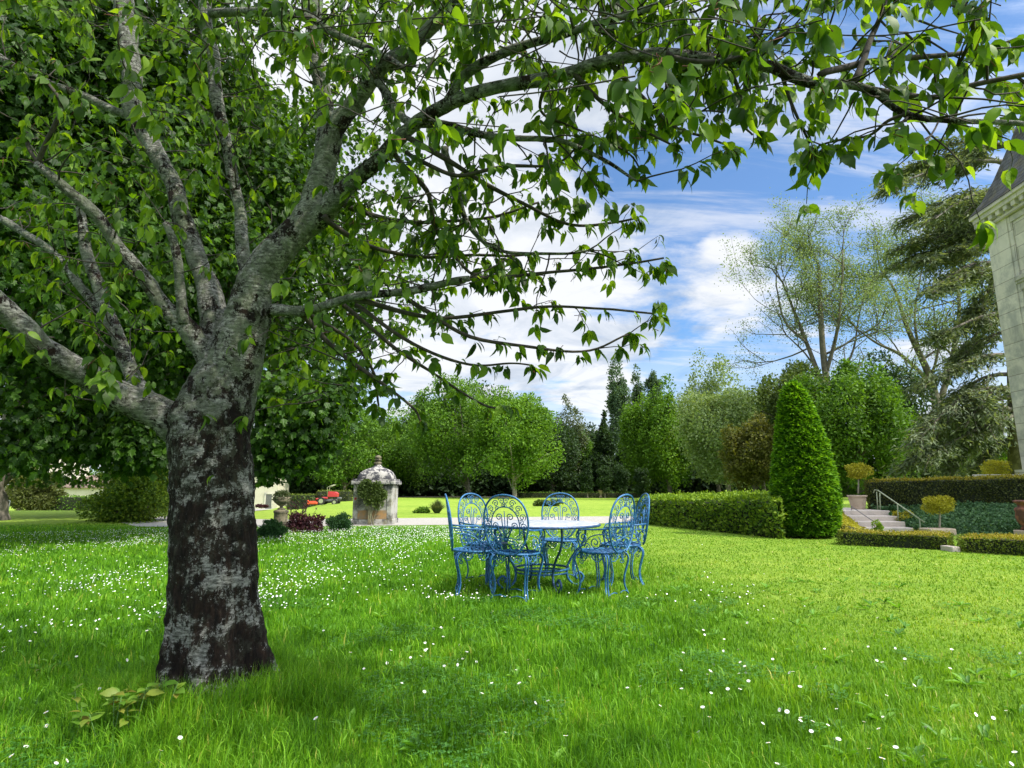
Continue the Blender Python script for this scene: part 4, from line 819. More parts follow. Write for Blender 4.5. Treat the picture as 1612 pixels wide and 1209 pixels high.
sparse('plane_tree', 'tall thinly leaved plane tree standing above the yew cone', (*WY(1326, 700, 50)[:2], 0), [
    [S3(1330, 790, 50, .42), S3(1322, 690, 50, .36), S3(1300, 590, 50, .28), S3(1292, 500, 50, .22), S3(1290, 430, 50, .14)],
    [S3(1318, 670, 50, .24), S3(1285, 580, 50.5, .20), S3(1262, 520, 51, .15), S3(1240, 465, 51, .10)],
    [S3(1300, 590, 50, .18), S3(1318, 520, 49, .14), S3(1325, 450, 48.5, .09)], [S3(1270, 540, 50.5, .12), S3(1235, 505, 51, .09), S3(1222, 450, 51, .06)],
    [S3(1305, 610, 50, .14), S3(1340, 560, 50, .10), S3(1352, 500, 50, .06)]], 3, 10, .18, 'plane', .75)
sparse('plane_tree', 'spreading bare-limbed plane tree between the first plane tree and the cedar', (*WY(1500, 700, 52)[:2], 0), [
    [S3(1490, 790, 52, .5), S3(1478, 660, 52, .40), S3(1462, 590, 52, .30), S3(1430, 520, 52, .20), S3(1410, 460, 52, .12)],
    [S3(1478, 640, 52, .28), S3(1500, 560, 52, .22), S3(1510, 480, 52, .15), S3(1500, 410, 52, .10)], [S3(1462, 600, 52, .20), S3(1420, 560, 52, .15), S3(1380, 540, 52, .10), S3(1352, 520, 52, .06)],
    [S3(1490, 600, 52, .2), S3(1540, 520, 52, .14), S3(1560, 440, 52, .1)], [S3(1450, 570, 52, .14), S3(1440, 500, 52, .10), S3(1450, 430, 52, .06)]], 8, 10, .19, 'plane', .8)
# cedar ------------------------------------------------
cd = empty('cedar_tree', (*WY(1600, 700, 30)[:2], .5), 'old dark cedar with flat drooping boughs beside the tower', 'tree'); ct = MB(); cf = MB()
ct.tube([WY(1612, 790, 30), WY(1606, 600, 30), WY(1600, 400, 30), WY(1594, 290, 30), WY(1600, 250, 30)], [.65, .55, .42, .25, .1], 10)
rs = np.random.default_rng(5)
def bough(a, e, up, n_sub, dens, Ya=0.0, wid=1.6):
    A, E = np.array(WY(*a, 30)), np.array(WY(*e, 30+Ya)); mid_ = (A+E)/2+np.array([0, 0, up]); S = smooth_line([A, A*.5+mid_*.5+np.array([0, 0, up*.25]), mid_, mid_*.4+E*.6+np.array([0, 0, up*.1]), E], 6)
    ct.tube(S, np.linspace(.13, .03, len(S)), 6); L = np.linalg.norm(E-A); d0 = nrm(E-A)
    for k in range(n_sub):
        t = rs.uniform(.15, 1)**.8; q = S[int(t*(len(S)-1))]; side = np.array([-d0[1], d0[0], 0])*rs.choice([-1, 1]); dd = nrm(d0*rs.uniform(.4, 1.1)+side*rs.uniform(.2, 1.1)+np.array([0, 0, rs.uniform(-.28, .06)])); l2 = wid*(1.25-t*.6)*rs.uniform(.5, 1.1)
        pts = q+dd*np.linspace(0, l2, 7)[:, None]+np.array([0, 0, -1])*(np.linspace(0, 1, 7)**2*l2*.22)[:, None]; ct.tube(pts, np.linspace(.035, .01, 7), 4)
        m = int(dens*l2); u = rs.random(m); P = pts[np.minimum((u*6).astype(int), 5)]+rs.normal(size=(m, 3))*np.array([.26, .26, .13]); AA = dd*.8+rs.normal(size=(m, 3))*np.array([.7, .7, .35])+np.array([0, 0, -.3])
        cf.inst(NEE, SPF, P, AA, np.array([0, 0, 1])+rs.normal(size=(m, 3))*.4, rs.uniform(.22, .42, m))
for (a, e, up, ns, ya) in (((1590, 230), (1470, 232), .3, 16, 1), ((1592, 255), (1395, 298), .6, 30, -1), ((1594, 262), (1440, 270), .8, 24, 2), ((1596, 300), (1430, 345), .5, 22, 1), ((1597, 330), (1480, 330), .4, 16, -2), ((1598, 370), (1420, 390), .5, 26, 1),
                            ((1599, 395), (1440, 415), .5, 24, -1), ((1600, 420), (1500, 440), .2, 14, 2), ((1602, 470), (1530, 500), .2, 10, 1), ((1602, 490), (1475, 530), .3, 18, -1), ((1603, 520), (1500, 570), .4, 16, 1), ((1604, 560), (1450, 610), .6, 26, -1),
                            ((1605, 590), (1470, 660), .8, 26, 1), ((1606, 620), (1440, 700), 1.2, 34, -2), ((1607, 650), (1428, 742), 1.5, 40, -1), ((1608, 660), (1490, 745), 1.0, 26, 0), ((1608, 640), (1540, 690), .4, 16, 1), ((1608, 690), (1530, 750), .6, 18, 1), ((1590, 200), (1540, 225), .2, 10, -1),
                            ((1600, 300), (1700, 330), .5, 14, 1), ((1600, 420), (1720, 450), .5, 14, -1), ((1605, 560), (1740, 620), .8, 16, 1)): bough(a, e, up, ns, 62, ya)
for k in range(20):
    y = rs.uniform(225, 700); t_ = (y-225)/475; reach = 190*(.75+.5*abs(math.sin(y*.045)))*rs.uniform(.35, 1)*(1 if y < 420 or y > 560 else .62); bough((1590+18*t_, y-rs.uniform(10, 40)), (1600-reach, y+rs.uniform(0, 40)+60*max(0, t_-.55)), rs.uniform(.1, .9), int(6+reach*.06), 60, rs.uniform(-3, 3), 1.9)
part(ct, 'trunk', M['treebark'], cd); part(cf, 'foliage', M['cedar'], cd, False)
# ------------------------------------------------------------------ big trees behind the cherry, on the left
def leafy(name, label, cx, cy, zc, rad, n, leaf, mat, K, lr, tr, tpos, skirts=()):
    root = empty(name, (*tpos, 0), label, 'tree'); P, d, L, R_ = lumps_pts((cx, cy, zc), rad, n, K, lr, 'round'); P[:, 2] = np.maximum(P[:, 2], 1.25+.5*np.abs(nfield(P[:, 0], P[:, 1], .9, 3)))
    for (px, py, Y, r_) in skirts:                               # low hanging boughs
        q = WY(px, py, Y); m = int(1500*r_*r_); dd = rdirs(m, .1); P = np.vstack([P, q+dd*np.array([1, 1, .8])*r_*rng.uniform(.3, 1.1, (m, 1))]); d = np.vstack([d, dd]); n += m; L = np.vstack([L, q])
    MV = [(0, 0, 0), (.22, .08, .02), (.46, .30, .05), (.30, .45, .02), (.42, .72, .0), (.16, .70, .03), (0, 1.0, -.08), (-.16, .70, .03), (-.42, .72, 0), (-.30, .45, .02), (-.46, .30, .05), (-.22, .08, .02)]
    f = MB(); f.inst(MV, [(0, 1, 2, 3, 4, 5, 6), (0, 6, 7, 8, 9, 10, 11)], P, rng.normal(size=(n, 3))*.55+np.array([0, 0, -.75])+d*.4, d+rng.normal(size=(n, 3))*.5+np.array([0, 0, .3]), rng.uniform(.6, 1.2, n)*leaf); part(f, 'crown', M[mat], root, False)
    t = MB(); sp = smooth_line([(*tpos, -.1, tr*1.4), (*tpos, .6, tr), (tpos[0]+.2, tpos[1], 2.6, tr*.85), (cx, cy, zc+rad[2]*.4, tr*.3)], 6); t.tube(sp[:, :3], sp[:, 3], 12)
    for k in rng.choice(K, 34, replace=False):
        s0 = sp[rng.integers(8, len(sp)-3)]; q = L[k]; m = (s0[:3]+q)/2+np.array([0, 0, .3]); t.tube(smooth_line([s0[:3], m, q], 4), np.linspace(s0[3]*.35, .02, 9), 6)
    part(t, 'trunk', M['treebark'], root); return root
leafy('lime_tree', 'dense bright-leaved tree hanging low directly behind the cherry trunk', -7.3, 14.2, 7.6, (4.3, 3.8, 6.9), 56000, .15, 'maple', 110, .23, .28, (-7.4, 14.4), [(430, 700, 12, .7), (470, 678, 12, .75), (500, 645, 12, .8), (440, 640, 12, .9), (492, 715, 12, .45), (415, 735, 12, .45), (455, 735, 12, .4), (510, 690, 12, .4), (540, 610, 12.5, .6)])
leafy('maple_tree', 'dark leafy maple with a smooth grey trunk at the left edge of the lawn', -16.0, 24.0, 9.6, (8.6, 5.5, 9.2), 62000, .19, 'maple', 120, .23, .42, (-18.6, 21.4))
leafy('lime_tree', 'leafy tree whose low boughs fill the left side behind the lichened limbs', -9.9, 11.6, 7.9, (5.8, 4.2, 6.6), 62000, .155, 'maple', 110, .23, .30, (-12.0, 11.0), [(50, 690, 12, .6), (110, 680, 12, .7), (160, 700, 12, .5), (215, 690, 12, .6), (235, 715, 12, .4), (20, 715, 12, .4)])
def bushy(name, label, px, py, hw_, ytop, mat, n, leaf, K=30, lr=.36, depth=1.0, cat='shrub', group=None, z0=None, Yf=None, stems=6, flat=.0):
    g = G(px, py) if Yf is None else np.array([WY(px, py, Yf)[0], Yf, WY(px, py, Yf)[2]]); g = g.copy(); Y = g[1]; rx = hw_/F*Y*1.04; zt = WY(px, ytop, Y)[2]; hgt = zt-g[2]
    root = empty(name, g, label, cat, group); c = g+np.array([0, rx*depth*.6, hgt*.45]); P, d, L, R_ = lumps_pts(c, (rx, rx*depth, hgt*.57), n, K, lr, 'round', leaf*.5); P[:, 2] = np.maximum(P[:, 2], g[2]+.02)
    f = MB(); f.inst(SPR, SPF, P, rng.normal(size=(n, 3))*.6+d*.7+np.array([0, 0, .2]), d+rng.normal(size=(n, 3))*.5, rng.uniform(.6, 1.25, n)*leaf); part(f, 'foliage', M[mat], root, False)
    t = MB()
    for k in range(stems): q = L[rng.integers(len(L))]; s0 = np.array([c[0], c[1], g[2]-.05])+rng.normal(size=3)*np.array([.05, .05, 0]); t.tube(smooth_line([s0, (s0+q)/2+rng.normal(size=3)*.05*rx, q], 4), np.linspace(.03*hgt+.005, .006, 9), 5)
    part(t, 'stems', M['treebark'], root); return root
bushy('yew_bush', 'wide golden-green evergreen bush on the left, right of the dark bush', 190, 823, 76, 716, 'bush', 30000, .11, 60, .30, .8)
bushy('dark_bush', 'big dark rounded bush beside the smooth grey trunk at the left edge', 38, 808, 36, 742, 'hedgedark', 12000, .20, 30, .36, .8, Yf=45)
bushy('red_leaved_shrub', 'reddish-brown shrub behind the dark bush at the far left', 18, 806, 24, 728, 'brown', 5000, .22, 24, .36, .8, Yf=50)
x0, x1 = WY(72, 800, 46)[0], WY(118, 800, 46)[0]; hedge('clipped_hedge', 'short bright green clipped hedge below the tile-roofed house', [(x0, 46), (x1+2, 46), (x1+2, 47.5), (x0, 47.5)], -.8, float(WY(90, 782, 46)[2]), ['mid', 'bright'], .14, 60)
x0, x1 = WY(450, 800, 52)[0], WY(545, 800, 52)[0]; xm = WY(492, 800, 52)[0]
hedge('clipped_hedge', 'lower brownish clipped hedge between the barn and the mower', [(x0, 52), (xm, 52), (xm, 53.4), (x0, 53.4)], -.8, float(WY(470, 779, 52)[2]), ['olive', 'hedge'], .14, 60)
hedge('clipped_hedge', 'taller clipped hedge directly behind the red mower', [(xm+.1, 52.6), (x1, 52.6), (x1, 54), (xm+.1, 54)], -.6, float(WY(515, 773, 52)[2]), ['hedgedark', 'hedge'], .14, 60)
# ------------------------------------------------------------------ houses on the left
def house(name, label, px0, px1, Y, ywall, yridge, depth, doors, mats=('plaster', 'tiles'), hip=False, cat='house'):
    A, B_ = WY(px0, 760, Y), WY(px1, 760, Y); x0, x1 = A[0], B_[0]; g = float(tz((x0+x1)/2, Y)); hw_ = WY(px0, ywall, Y)[2]-g; hr = WY(px0, yridge, Y)[2]-g; L = x1-x0
    root = empty(name, (x0, Y, g), label, cat); b = MB(); b.box((0, 0, -.3), (L, depth, hw_)); 
    b.add([(0, 0, hw_), (0, depth, hw_), (0, depth/2, hr-.15), (L, 0, hw_), (L, depth, hw_), (L, depth/2, hr-.15)], [(0, 2, 1), (3, 4, 5)]); b.build('wall', M[mats[0]], root, False)
    r = MB(); o = .35; t = .12; hx = depth*.5 if hip else 0; V = [(-o, -o, hw_-.12), (L+o, -o, hw_-.12), (L+o-hx, depth/2, hr), (-o+hx, depth/2, hr), (L+o, depth+o, hw_-.12), (-o, depth+o, hw_-.12)]; V += [(x, y, z+t) for x, y, z in V]
    r.add(V, [(6, 7, 8, 9), (9, 8, 10, 11), (0, 3, 2, 1), (3, 5, 4, 2), (0, 1, 7, 6), (4, 5, 11, 10), (1, 2, 8, 7), (2, 4, 10, 8), (5, 3, 9, 11), (3, 0, 6, 9)]); r.build('roof', M[mats[1]], root, False)
    for (kind, p0, p1, y0, y1) in doors:
        a, c = WY(p0, y0, Y), WY(p1, y1, Y); u0, u1, z0, z1 = a[0]-x0, c[0]-x0, c[2]-g, a[2]-g; fr = MB(); w_ = .18
        fr.box((u0-w_, -.08, max(z0, -.1)), (u0, -.003, z1+w_)); fr.box((u1, -.08, max(z0, -.1)), (u1+w_, -.003, z1+w_)); fr.box((u0+.002, -.078, z1), (u1-.002, -.004, z1+w_)); fo = fr.build(kind, M['towertrim'], root, False)
        p = MB(); p.box((u0+.003, -.03, max(z0, -.1)), (u1-.003, -.005, z1-.003)); p.build('panel', M['door'], fo, False)
    return root
house('barn', 'cream stone barn with a grey door glimpsed right of the cherry trunk', 340, 438, 72, 744, 722, 3.6, [('door', 419, 427, 778, 801)])
house('low_house', 'low stone house with brown tile roof and arched opening on the far left', 70, 185, 78, 767, 745, 9, [('window', 80, 89, 771, 782)], hip=True)
house('white_house', 'tall pale house end rising behind the dark bush at the far left', 30, 71, 80, 728, 700, 8, [('window', 42, 50, 740, 755)])
bushy('flower_bed', 'low bed of red flowers at the foot of the barn wall', 411, 799, 9, 795, 'red_flower' if 'red_flower' in M else 'purple', 900, .16, 10, .4, .5, cat='flower bed', Yf=68)
# ------------------------------------------------------------------ stone pavilion
pg = G(585, 826); Yp = pg[1]; hw_ = 30.5/F*Yp*1.03; pv = empty('stone_pavilion', pg, 'small old stone pavilion with a domed lichened roof and finial by the drive', 'pavilion', rz=R(1.5))
zc = WY(585, 763, Yp)[2]; zk = WY(585, 755, Yp)[2]; zd = WY(585, 733, Yp)[2]; zf = WY(585, 715, Yp)[2]; q = hw_*.93
b = MB(); b.box((-q, 0, -.1), (q, 2*q, zc), bev=.03); b.box((-q-.03, -.03, -.1), (q+.03, 2*q+.03, .16), bev=.02)
for sx in (-1, 1): b.box((sx*q-(.16 if sx > 0 else 0)+.012*sx, -.025, .17), (sx*q+(.16 if sx < 0 else 0)+.012*sx, .2, zc-.004), bev=.015)
b.build('wall', M['stone'], pv, False)
b = MB(); b.box((-hw_-.05, -.10, zc+.002), (hw_+.05, 2*q+.10, zk-.03), bev=.025); b.box((-hw_, -.05, zk-.028), (hw_, 2*q+.05, zk+.02), bev=.01); b.build('cornice', M['domestone'], pv, False)
b = MB(); H_ = zd-zk; rr = hw_*.90; prof = [(1.0, .0), (1.0, .05), (.985, .18), (.95, .34), (.88, .52), (.76, .68), (.60, .80), (.42, .90), (.27, 1.0), (.19, 1.12), (.15, 1.25)]
b.lathe([(r*rr, zk+.02+z*H_*.92) for r, z in prof], (0, q, 0), 32, sq=[.72, .72, .7, .65, .6, .5, .35, .2, .05, 0, 0]); dm_ = b.build('dome', M['domestone'], pv, True)
b = MB(); zz = zk+.02+1.2*H_*.92; hh = zf-zz; b.lathe([(.10, zz-.02), (.13, zz+.05*hh), (.14, zz+.18*hh), (.08, zz+.28*hh), (.075, zz+.38*hh), (.125, zz+.44*hh), (.13, zz+.5*hh), (.07, zz+.56*hh), (.10, zz+.66*hh), (.115, zz+.8*hh), (.07, zz+.94*hh), (.02, zf)], (0, q, 0), 16); b.build('finial', M['urnstone'], dm_)
b = MB(); b.box((q*.38, -.016, zc-.22), (q*.46, -.002, zc-.02)); b.box((-q*.75, -.02, .17), (q*.80, -.003, .44)); b.build('stain_panel', M['ochre'], pv, False)
# climbing rose on its front
rz_ = empty('climbing_rose', (pg[0]-.02, pg[1]-.12, 0), 'rose bush with one red flower trained against the front of the stone pavilion', 'rose bush'); st = MB(); lf = MB()
for k in range(13):
    x0 = pg[0]+rng.normal()*.07; e = np.array([pg[0]+rng.uniform(-.42, .40), pg[1]-.16, rng.uniform(.8, 1.3)]); st.tube(smooth_line([(x0, pg[1]-.17, -.02), (x0*.6+e[0]*.4, pg[1]-.2, e[2]*.45), e], 4), np.linspace(.014, .005, 9), 5)
n = 5600; a = rng.uniform(0, 6.28, n); r = np.sqrt(rng.random(n)); k = rng.integers(0, 16, n); cx_ = rng.uniform(-.40, .34, 16); cz_ = rng.uniform(.55, 1.25, 16)
P = np.stack([pg[0]+cx_[k]+.17*r*np.cos(a), pg[1]-.15-.14*rng.random(n), cz_[k]+.17*r*np.sin(a)], -1); lf.inst(SPR, SPF, P, rng.normal(size=(n, 3)), rng.normal(size=(n, 3))+np.array([0, -1, .3]), rng.uniform(.04, .075, n))
part(st, 'stems', plain('dry rose stem', (.22, .20, .12), .8), rz_); part(lf, 'foliage', M['olive'], rz_, False)
fb = MB(); 
for k in range(5): fb.inst(SPR, SPF, [(pg[0]-.48, pg[1]-.22, .80)]*3, rng.normal(size=(3, 3))*.6+np.array([0, -.6, .3]), rng.normal(size=(3, 3)), .055)
part(fb, 'flower', M['red'], rz_, False)
# urn on pedestal, purple shrub, box balls
ug = G(441, 829); Yu = ug[1]; k_ = Yu/F*1.03; un = empty('stone_urn', ug, 'brown stone urn of trailing plants on a round pedestal left of the purple shrub', 'urn')
zp = WY(441, 802, Yu)[2]; zt = WY(441, 783, Yu)[2]; z9 = WY(441, 797, Yu)[2]
b = MB(); b.box((-.30, -.30, -.05), (.30, .30, .10), bev=.02); r0 = 10.5*k_; b.lathe([(r0*1.05, .10), (r0*1.05, .14), (r0*.95, .17), (r0*.93, zp-.12), (r0*1.0, zp-.10), (r0*1.05, zp-.06), (r0*1.0, zp-.03), (r0*.6, zp)], n=24); b.build('pedestal', M['urnstone'], un)
b = MB(); b.lathe([(r0*.5, zp), (r0*.55, zp+.03), (r0*.25, zp+.05), (r0*.22, z9), (r0*.55, z9+.04), (r0*1.0, z9+.12), (r0*1.15, zt-.08), (r0*1.08, zt-.05), (r0*1.22, zt), (r0*1.1, zt+.015), (r0*.9, zt-.02)], n=28); b.build('bowl', M['urnstone'], un)
n = 900; d = rdirs(n, .3); lf = MB(); lf.inst(SPR, SPF, np.array([0, 0, zt])+d*np.array([.22, .22, .17])*rng.uniform(.5, 1.1, (n, 1)), d+rng.normal(size=(n, 3))*.5, d+rng.normal(size=(n, 3))*.5, rng.uniform(.05, .09, n)); lf.build('plant', M['greygreen'], un, False)
bushy('purple_shrub', 'dark purple-leaved shrub between the stone urn and the box ball', 479, 839, 27, 806, 'purple', 2600, .07, 18, .30, .8)
sp_ = MB(); c0 = G(479, 838)
bushy('box_ball', 'round clipped box ball left of the stone pavilion', 532, 837, 21.5, 811, 'box', 7000, .045, 60, .30, .9, cat='box ball', stems=3)
bushy('box_ball', 'looser green box ball right beside the cherry trunk', 421, 849, 20, 821, 'box', 6000, .05, 40, .32, .9, cat='box ball', stems=3)
lf = MB(); st = MB(); og = G(470, 834)
for k in range(16):
    e = og+np.array([rng.normal()*.28, rng.normal()*.15, rng.uniform(.55, .85)]); S = smooth_line([og, (og+e)/2+rng.normal(size=3)*.05, e], 5); st.tube(S, np.linspace(.008, .003, len(S)), 4); m = 16; P = S[rng.integers(len(S)//3, len(S), m)]+rng.normal(size=(m, 3))*.03
    lf.inst(SPR, SPF, P, rng.normal(size=(m, 3)), rng.normal(size=(m, 3)), rng.uniform(.05, .08, m))
sg = empty('thin_shrub', og, 'thin upright bronze-leaved shrub rising behind the purple shrub', 'shrub'); part(st, 'stems', M['twig'], sg); part(lf, 'foliage', M['purple'], sg, False)
# plants on the far lawn
def tuft(name, label, px, py, ytop, spread, n, mat):
    g = G(px, py); hh = WY(px, ytop, g[1])[2]; f = MB(); a = rng.uniform(0, 6.28, n); l = rng.uniform(.1, 1, n)*spread; top = g+np.stack([np.cos(a)*l, np.sin(a)*l, hh*rng.uniform(.5, 1, n)*(1.05-.45*(l/spread)**2)], -1); bs = g+np.stack([np.cos(a)*.1, np.sin(a)*.1, a*0], -1)
    A = top-bs; f.inst([(-.02, 0, 0), (.02, 0, 0), (.018, .5, .18), (-.018, .5, .18), (0, .95, .05)], [(0, 1, 2, 3), (3, 2, 4)], bs, A, np.stack([-np.cos(a), -np.sin(a), a*0+1.2], -1)+rng.normal(size=(n, 3))*.3, np.linalg.norm(A, axis=1)); tag(f.build(name, M[mat], None, False, loc=g), label, 'plant')
tuft('ornamental_grass', 'arching tuft of ornamental grass on the far lawn left of the chairs', 688, 808, 784, .55, 900, 'greygreen')
bushy('low_shrub', 'low green clump beside the ornamental grass on the far lawn', 662, 808, 12, 800, 'mid', 1500, .08, 12, .4, .6); bushy('low_shrub', 'low flat shrub on the far lawn behind the chair that faces us', 862, 797, 22, 788, 'olive', 2200, .12, 20, .35, .6)
bushy('low_shrub', 'small shrub at the far lawn edge beside a grey tree trunk', 733, 784, 8, 777, 'hedgedark', 1200, .16, 10, .4, .6, Yf=70)
uf = empty('small_urn', G(946, 784), 'tiny ochre urn on the far edge of the lawn before the cypresses', 'urn'); s_ = 64/F; b = MB(); b.lathe([(3*s_, 0), (3*s_, 2*s_), (1.6*s_, 3*s_), (1.4*s_, 6*s_), (3.6*s_, 9*s_), (4.2*s_, 12*s_), (4.6*s_, 13*s_), (3.4*s_, 13.2*s_)], n=12); b.build('bowl', M['potstone'], uf)
xa, xb = WY(815, 780, 70)[0], WY(1010, 780, 70)[0]; hedge('low_hedge', 'thin low hedge line along the far edge of the lawn', [(xa, 70), (xb, 70), (xb, 70.8), (xa, 70.8)], 0, .62, ['hedgedark', 'mid'], .16, 40)
# ------------------------------------------------------------------ ride-on mower
mg = np.array(WY(497, 797, 46)); mz = float(tz(WY(515, 797, 46)[0], 46)); mw = empty('ride_on_mower', (WY(488, 790, 46)[0], 46, mz), 'red ride-on mower with a front cutting deck on the far lawn', 'mower')
def cyl(b, c, r, w, n=20, mat=0): b.tube([(c[0], c[1]-w/2, c[2]), (c[0], c[1]+w/2, c[2])], r, n, mat)
b = MB(); b.box((0, -.75, .06), (.85, .75, .26), bev=.05); b.box((.06, -.55, .262), (.7, .55, .32), bev=.02); b.box((0.02, -.78, .02), (.14, -.70, .42), bev=.02); b.build('cutting_deck', M['orange'], mw, False)
b = MB(); b.box((.60, -.40, .45), (1.15, .40, .58), bev=.04); b.box((1.1, -.38, .50), (1.65, .38, .68), bev=.05); b.build('body', M['red'], mw, False)
b = MB(); V = [(1.62, -.36, .70), (2.40, -.36, .70), (2.42, -.34, .98), (2.22, -.32, 1.12), (1.66, -.34, 1.16)]; V += [(x, -y, z) for x, y, z in V]; b.add(V, [(0, 1, 2, 3, 4), (9, 8, 7, 6, 5), (0, 5, 6, 1), (1, 6, 7, 2), (2, 7, 8, 3), (3, 8, 9, 4), (4, 9, 5, 0)]); b.build('hood', M['red'], mw, False)
b = MB(); b.box((.9, -.30, .30), (2.45, .30, .49), bev=.03); b.box((2.4, -.26, .48), (2.72, .26, .66), bev=.03); b.build('chassis', M['greyplastic'], mw, False)
b = MB(); b.box((1.18, -.24, .69), (1.58, .24, .78), bev=.03); b.box((1.5, -.24, .77), (1.60, .24, 1.12), bev=.03); b.build('seat', M['black'], mw, False)
b = MB(); b.tube([(.78, 0, .55), (.92, 0, .98)], .03, 8); a = np.linspace(0, 6.283, 21)[:-1]; b.tube([(.92+.10*math.cos(q), .2*math.sin(q), .99+.17*math.cos(q)) for q in a], .02, 6, closed=True); b.build('steering_wheel', M['black'], mw)
b = MB(); b.tube([(1.62, -.34, .7), (1.55, -.34, 1.5), (1.80, -.34, 1.62), (2.1, -.34, 1.72)], .03, 8); b.tube([(1.62, .34, .7), (1.55, .34, 1.5), (1.80, .34, 1.62), (2.1, .34, 1.72)], .03, 8); b.tube([(2.1, -.34, 1.72), (2.1, .34, 1.72)], .03, 8); b.build('roll_bar', M['greygreen'] if False else M['palemetal'], mw)
for (x, r) in ((1.12, .33), (2.28, .24)):
    for sy in (-1, 1):
        t = MB(); cyl(t, (x, sy*.42, r), r, .22, 24); wo_ = t.build('wheel', M['black'], mw, False); t = MB(); cyl(t, (x, sy*.42+sy*.006, r), r*.58, .23, 16); t.build('rim', M['palemetal'], wo_, False)
mw.scale = (.88, .88, .88)
# ------------------------------------------------------------------ right garden: hedge, yew cone, terrace
p0, p1 = G(1004, 824), G(1232, 849)
hedge('broad_hedge', 'broad loose yellow-green hedge between the chairs and the yew cone', [p0[:2], p1[:2], p1[:2]+np.array([1.2, 2.6]), p0[:2]+np.array([1.2, 3.0])], 0, [.76, .90, 1.02, .82], ['bush', 'yellowshrub'], .085, 700, core=.12)
yg = G(1268, 849); yg[1] += .55; Yc = yg[1]; yc = empty('yew_cone', yg, 'tall clipped bright green yew cone beside the steps', 'topiary'); k_ = Yc/F*1.02
prof = [(1268, 842, 40), (1268, 825, 50), (1268, 790, 53), (1265, 760, 50), (1262, 730, 46), (1260, 700, 40), (1256, 670, 33), (1252, 640, 25), (1249, 618, 17), (1248, 606, 8), (1248, 601, 1)]
pf = smooth_line([(WY(a, y, Yc)[0], WY(a, y, Yc)[2], h*k_*.91) for a, y, h in prof], 8)
n = 46000; wgt = np.diff(pf[:, 1])*(pf[1:, 2]+.05); wgt = np.abs(wgt)/np.abs(wgt).sum(); s = rng.choice(len(wgt), n, p=wgt); u = rng.random(n); C0 = pf[s]+(pf[s+1]-pf[s])*u[:, None]; a = rng.uniform(0, 2*np.pi, n)
lay = np.sin(C0[:, 1]*34+5.5*nfield(a*3, C0[:, 1]*2.2, 2.2, 7)+np.sin(a*3))*.6+.8*nfield(a*9, C0[:, 1]*9, 1.6, 8); r = C0[:, 2]*(.95+.02*np.sin(a*5+C0[:, 1]*2))+rng.normal(size=n)*.02+.028*lay-.04
d = np.stack([np.cos(a), np.sin(a), a*0], -1); P = np.stack([C0[:, 0]+d[:, 0]*r, Yc+d[:, 1]*r, C0[:, 1]], -1); f = MB()
f.inst(SPR, SPF, P, d+rng.normal(size=(n, 3))*.35+np.array([0, 0, .25]), np.array([0, 0, 1])+d*.5+rng.normal(size=(n, 3))*.3, rng.uniform(.05, .12, n), 0, np.clip(.5+.3*lay+rng.normal(size=n)*.25, 0, 1)); part(f, 'foliage', M['yew'], yc, False)
b = MB(); b.tube([(x, Yc, z) for x, z, r_ in pf], np.maximum(pf[:, 2]-.13, .01), 24); part(b, 'dark_core', M['core'], yc)  # solid dark filler inside the cone, inner shade by colour
b = MB(); b.tube([(yg[0], Yc, -.1), (yg[0], Yc, .4)], .07, 8); part(b, 'trunk', M['treebark'], yc)
# terrace and steps
TZ = .5; TT = [(8.6, 17.35), (60, 17.35), (60, 60), (24, 60), (13, 32)]
b = MB(); b.add([(x, y, TZ) for x, y in TT]+[(x, y, -.2) for x, y in TT], [(0, 1, 2, 3, 4)]+[(i, 5+i, 5+(i+1) % 5, (i+1) % 5) for i in range(5)]); b.build('terrace_ground', M['lawn'], None, False)['kind'] = 'structure'
sg_ = empty('stone_steps', (9.0, 15.4, 0), 'pale stone steps climbing from the lawn to the terrace', 'steps')
for k in range(4):
    b = MB(); b.box((9.0+.13*k, 15.4+.5*k, -.05), (10.3+.13*k, 17.5, .125*(k+1)+.003*(k == 3)), bev=.015); o = b.build('step', M['stairstone'], None, False); reparent_world(o, sg_)
b = MB(); b.box((9.3, 17.5, .4), (10.9, 19.4, TZ+.006)); tag(b.build('terrace_path', M['stairstone'], None, False), kind='structure')
def rail(name, label, top, posts, r, mat, parent_lab='handrail'):
    root = empty(name, (*top[0][:2], 0), label, 'railing'); b = MB(); b.tube(top, r, 8); part(b, 'handrail', M[mat], root)
    for a, c in posts: b = MB(); b.tube([a, c], r*.8, 6); part(b, 'post', M[mat], root)
rail('stair_railing', 'pale green metal handrail on the right side of the stone steps', [WY(1375, 776, 17.5), WY(1377, 771, 17.45), WY(1382, 772, 17.4), WY(1455, 822, 15.1)], [(WY(1380, 774, 17.4), WY(1382, 806, 17.4)), (WY(1385, 776, 17.2), WY(1386, 806, 17.2)), (WY(1413, 793, 16.3), WY(1414, 826, 16.3)), (WY(1448, 818, 15.25), WY(1449, 843, 15.25))], .018, 'palemetal')
rail('stair_railing', 'thin grey handrail on the left side of the stone steps', [WY(1340, 797, 17.0), WY(1374, 820, 15.5)], [(WY(1340, 797, 17.0), WY(1341, 822, 17.0)), (WY(1374, 819, 15.5), WY(1374, 842, 15.5))], .010, 'greyplastic')
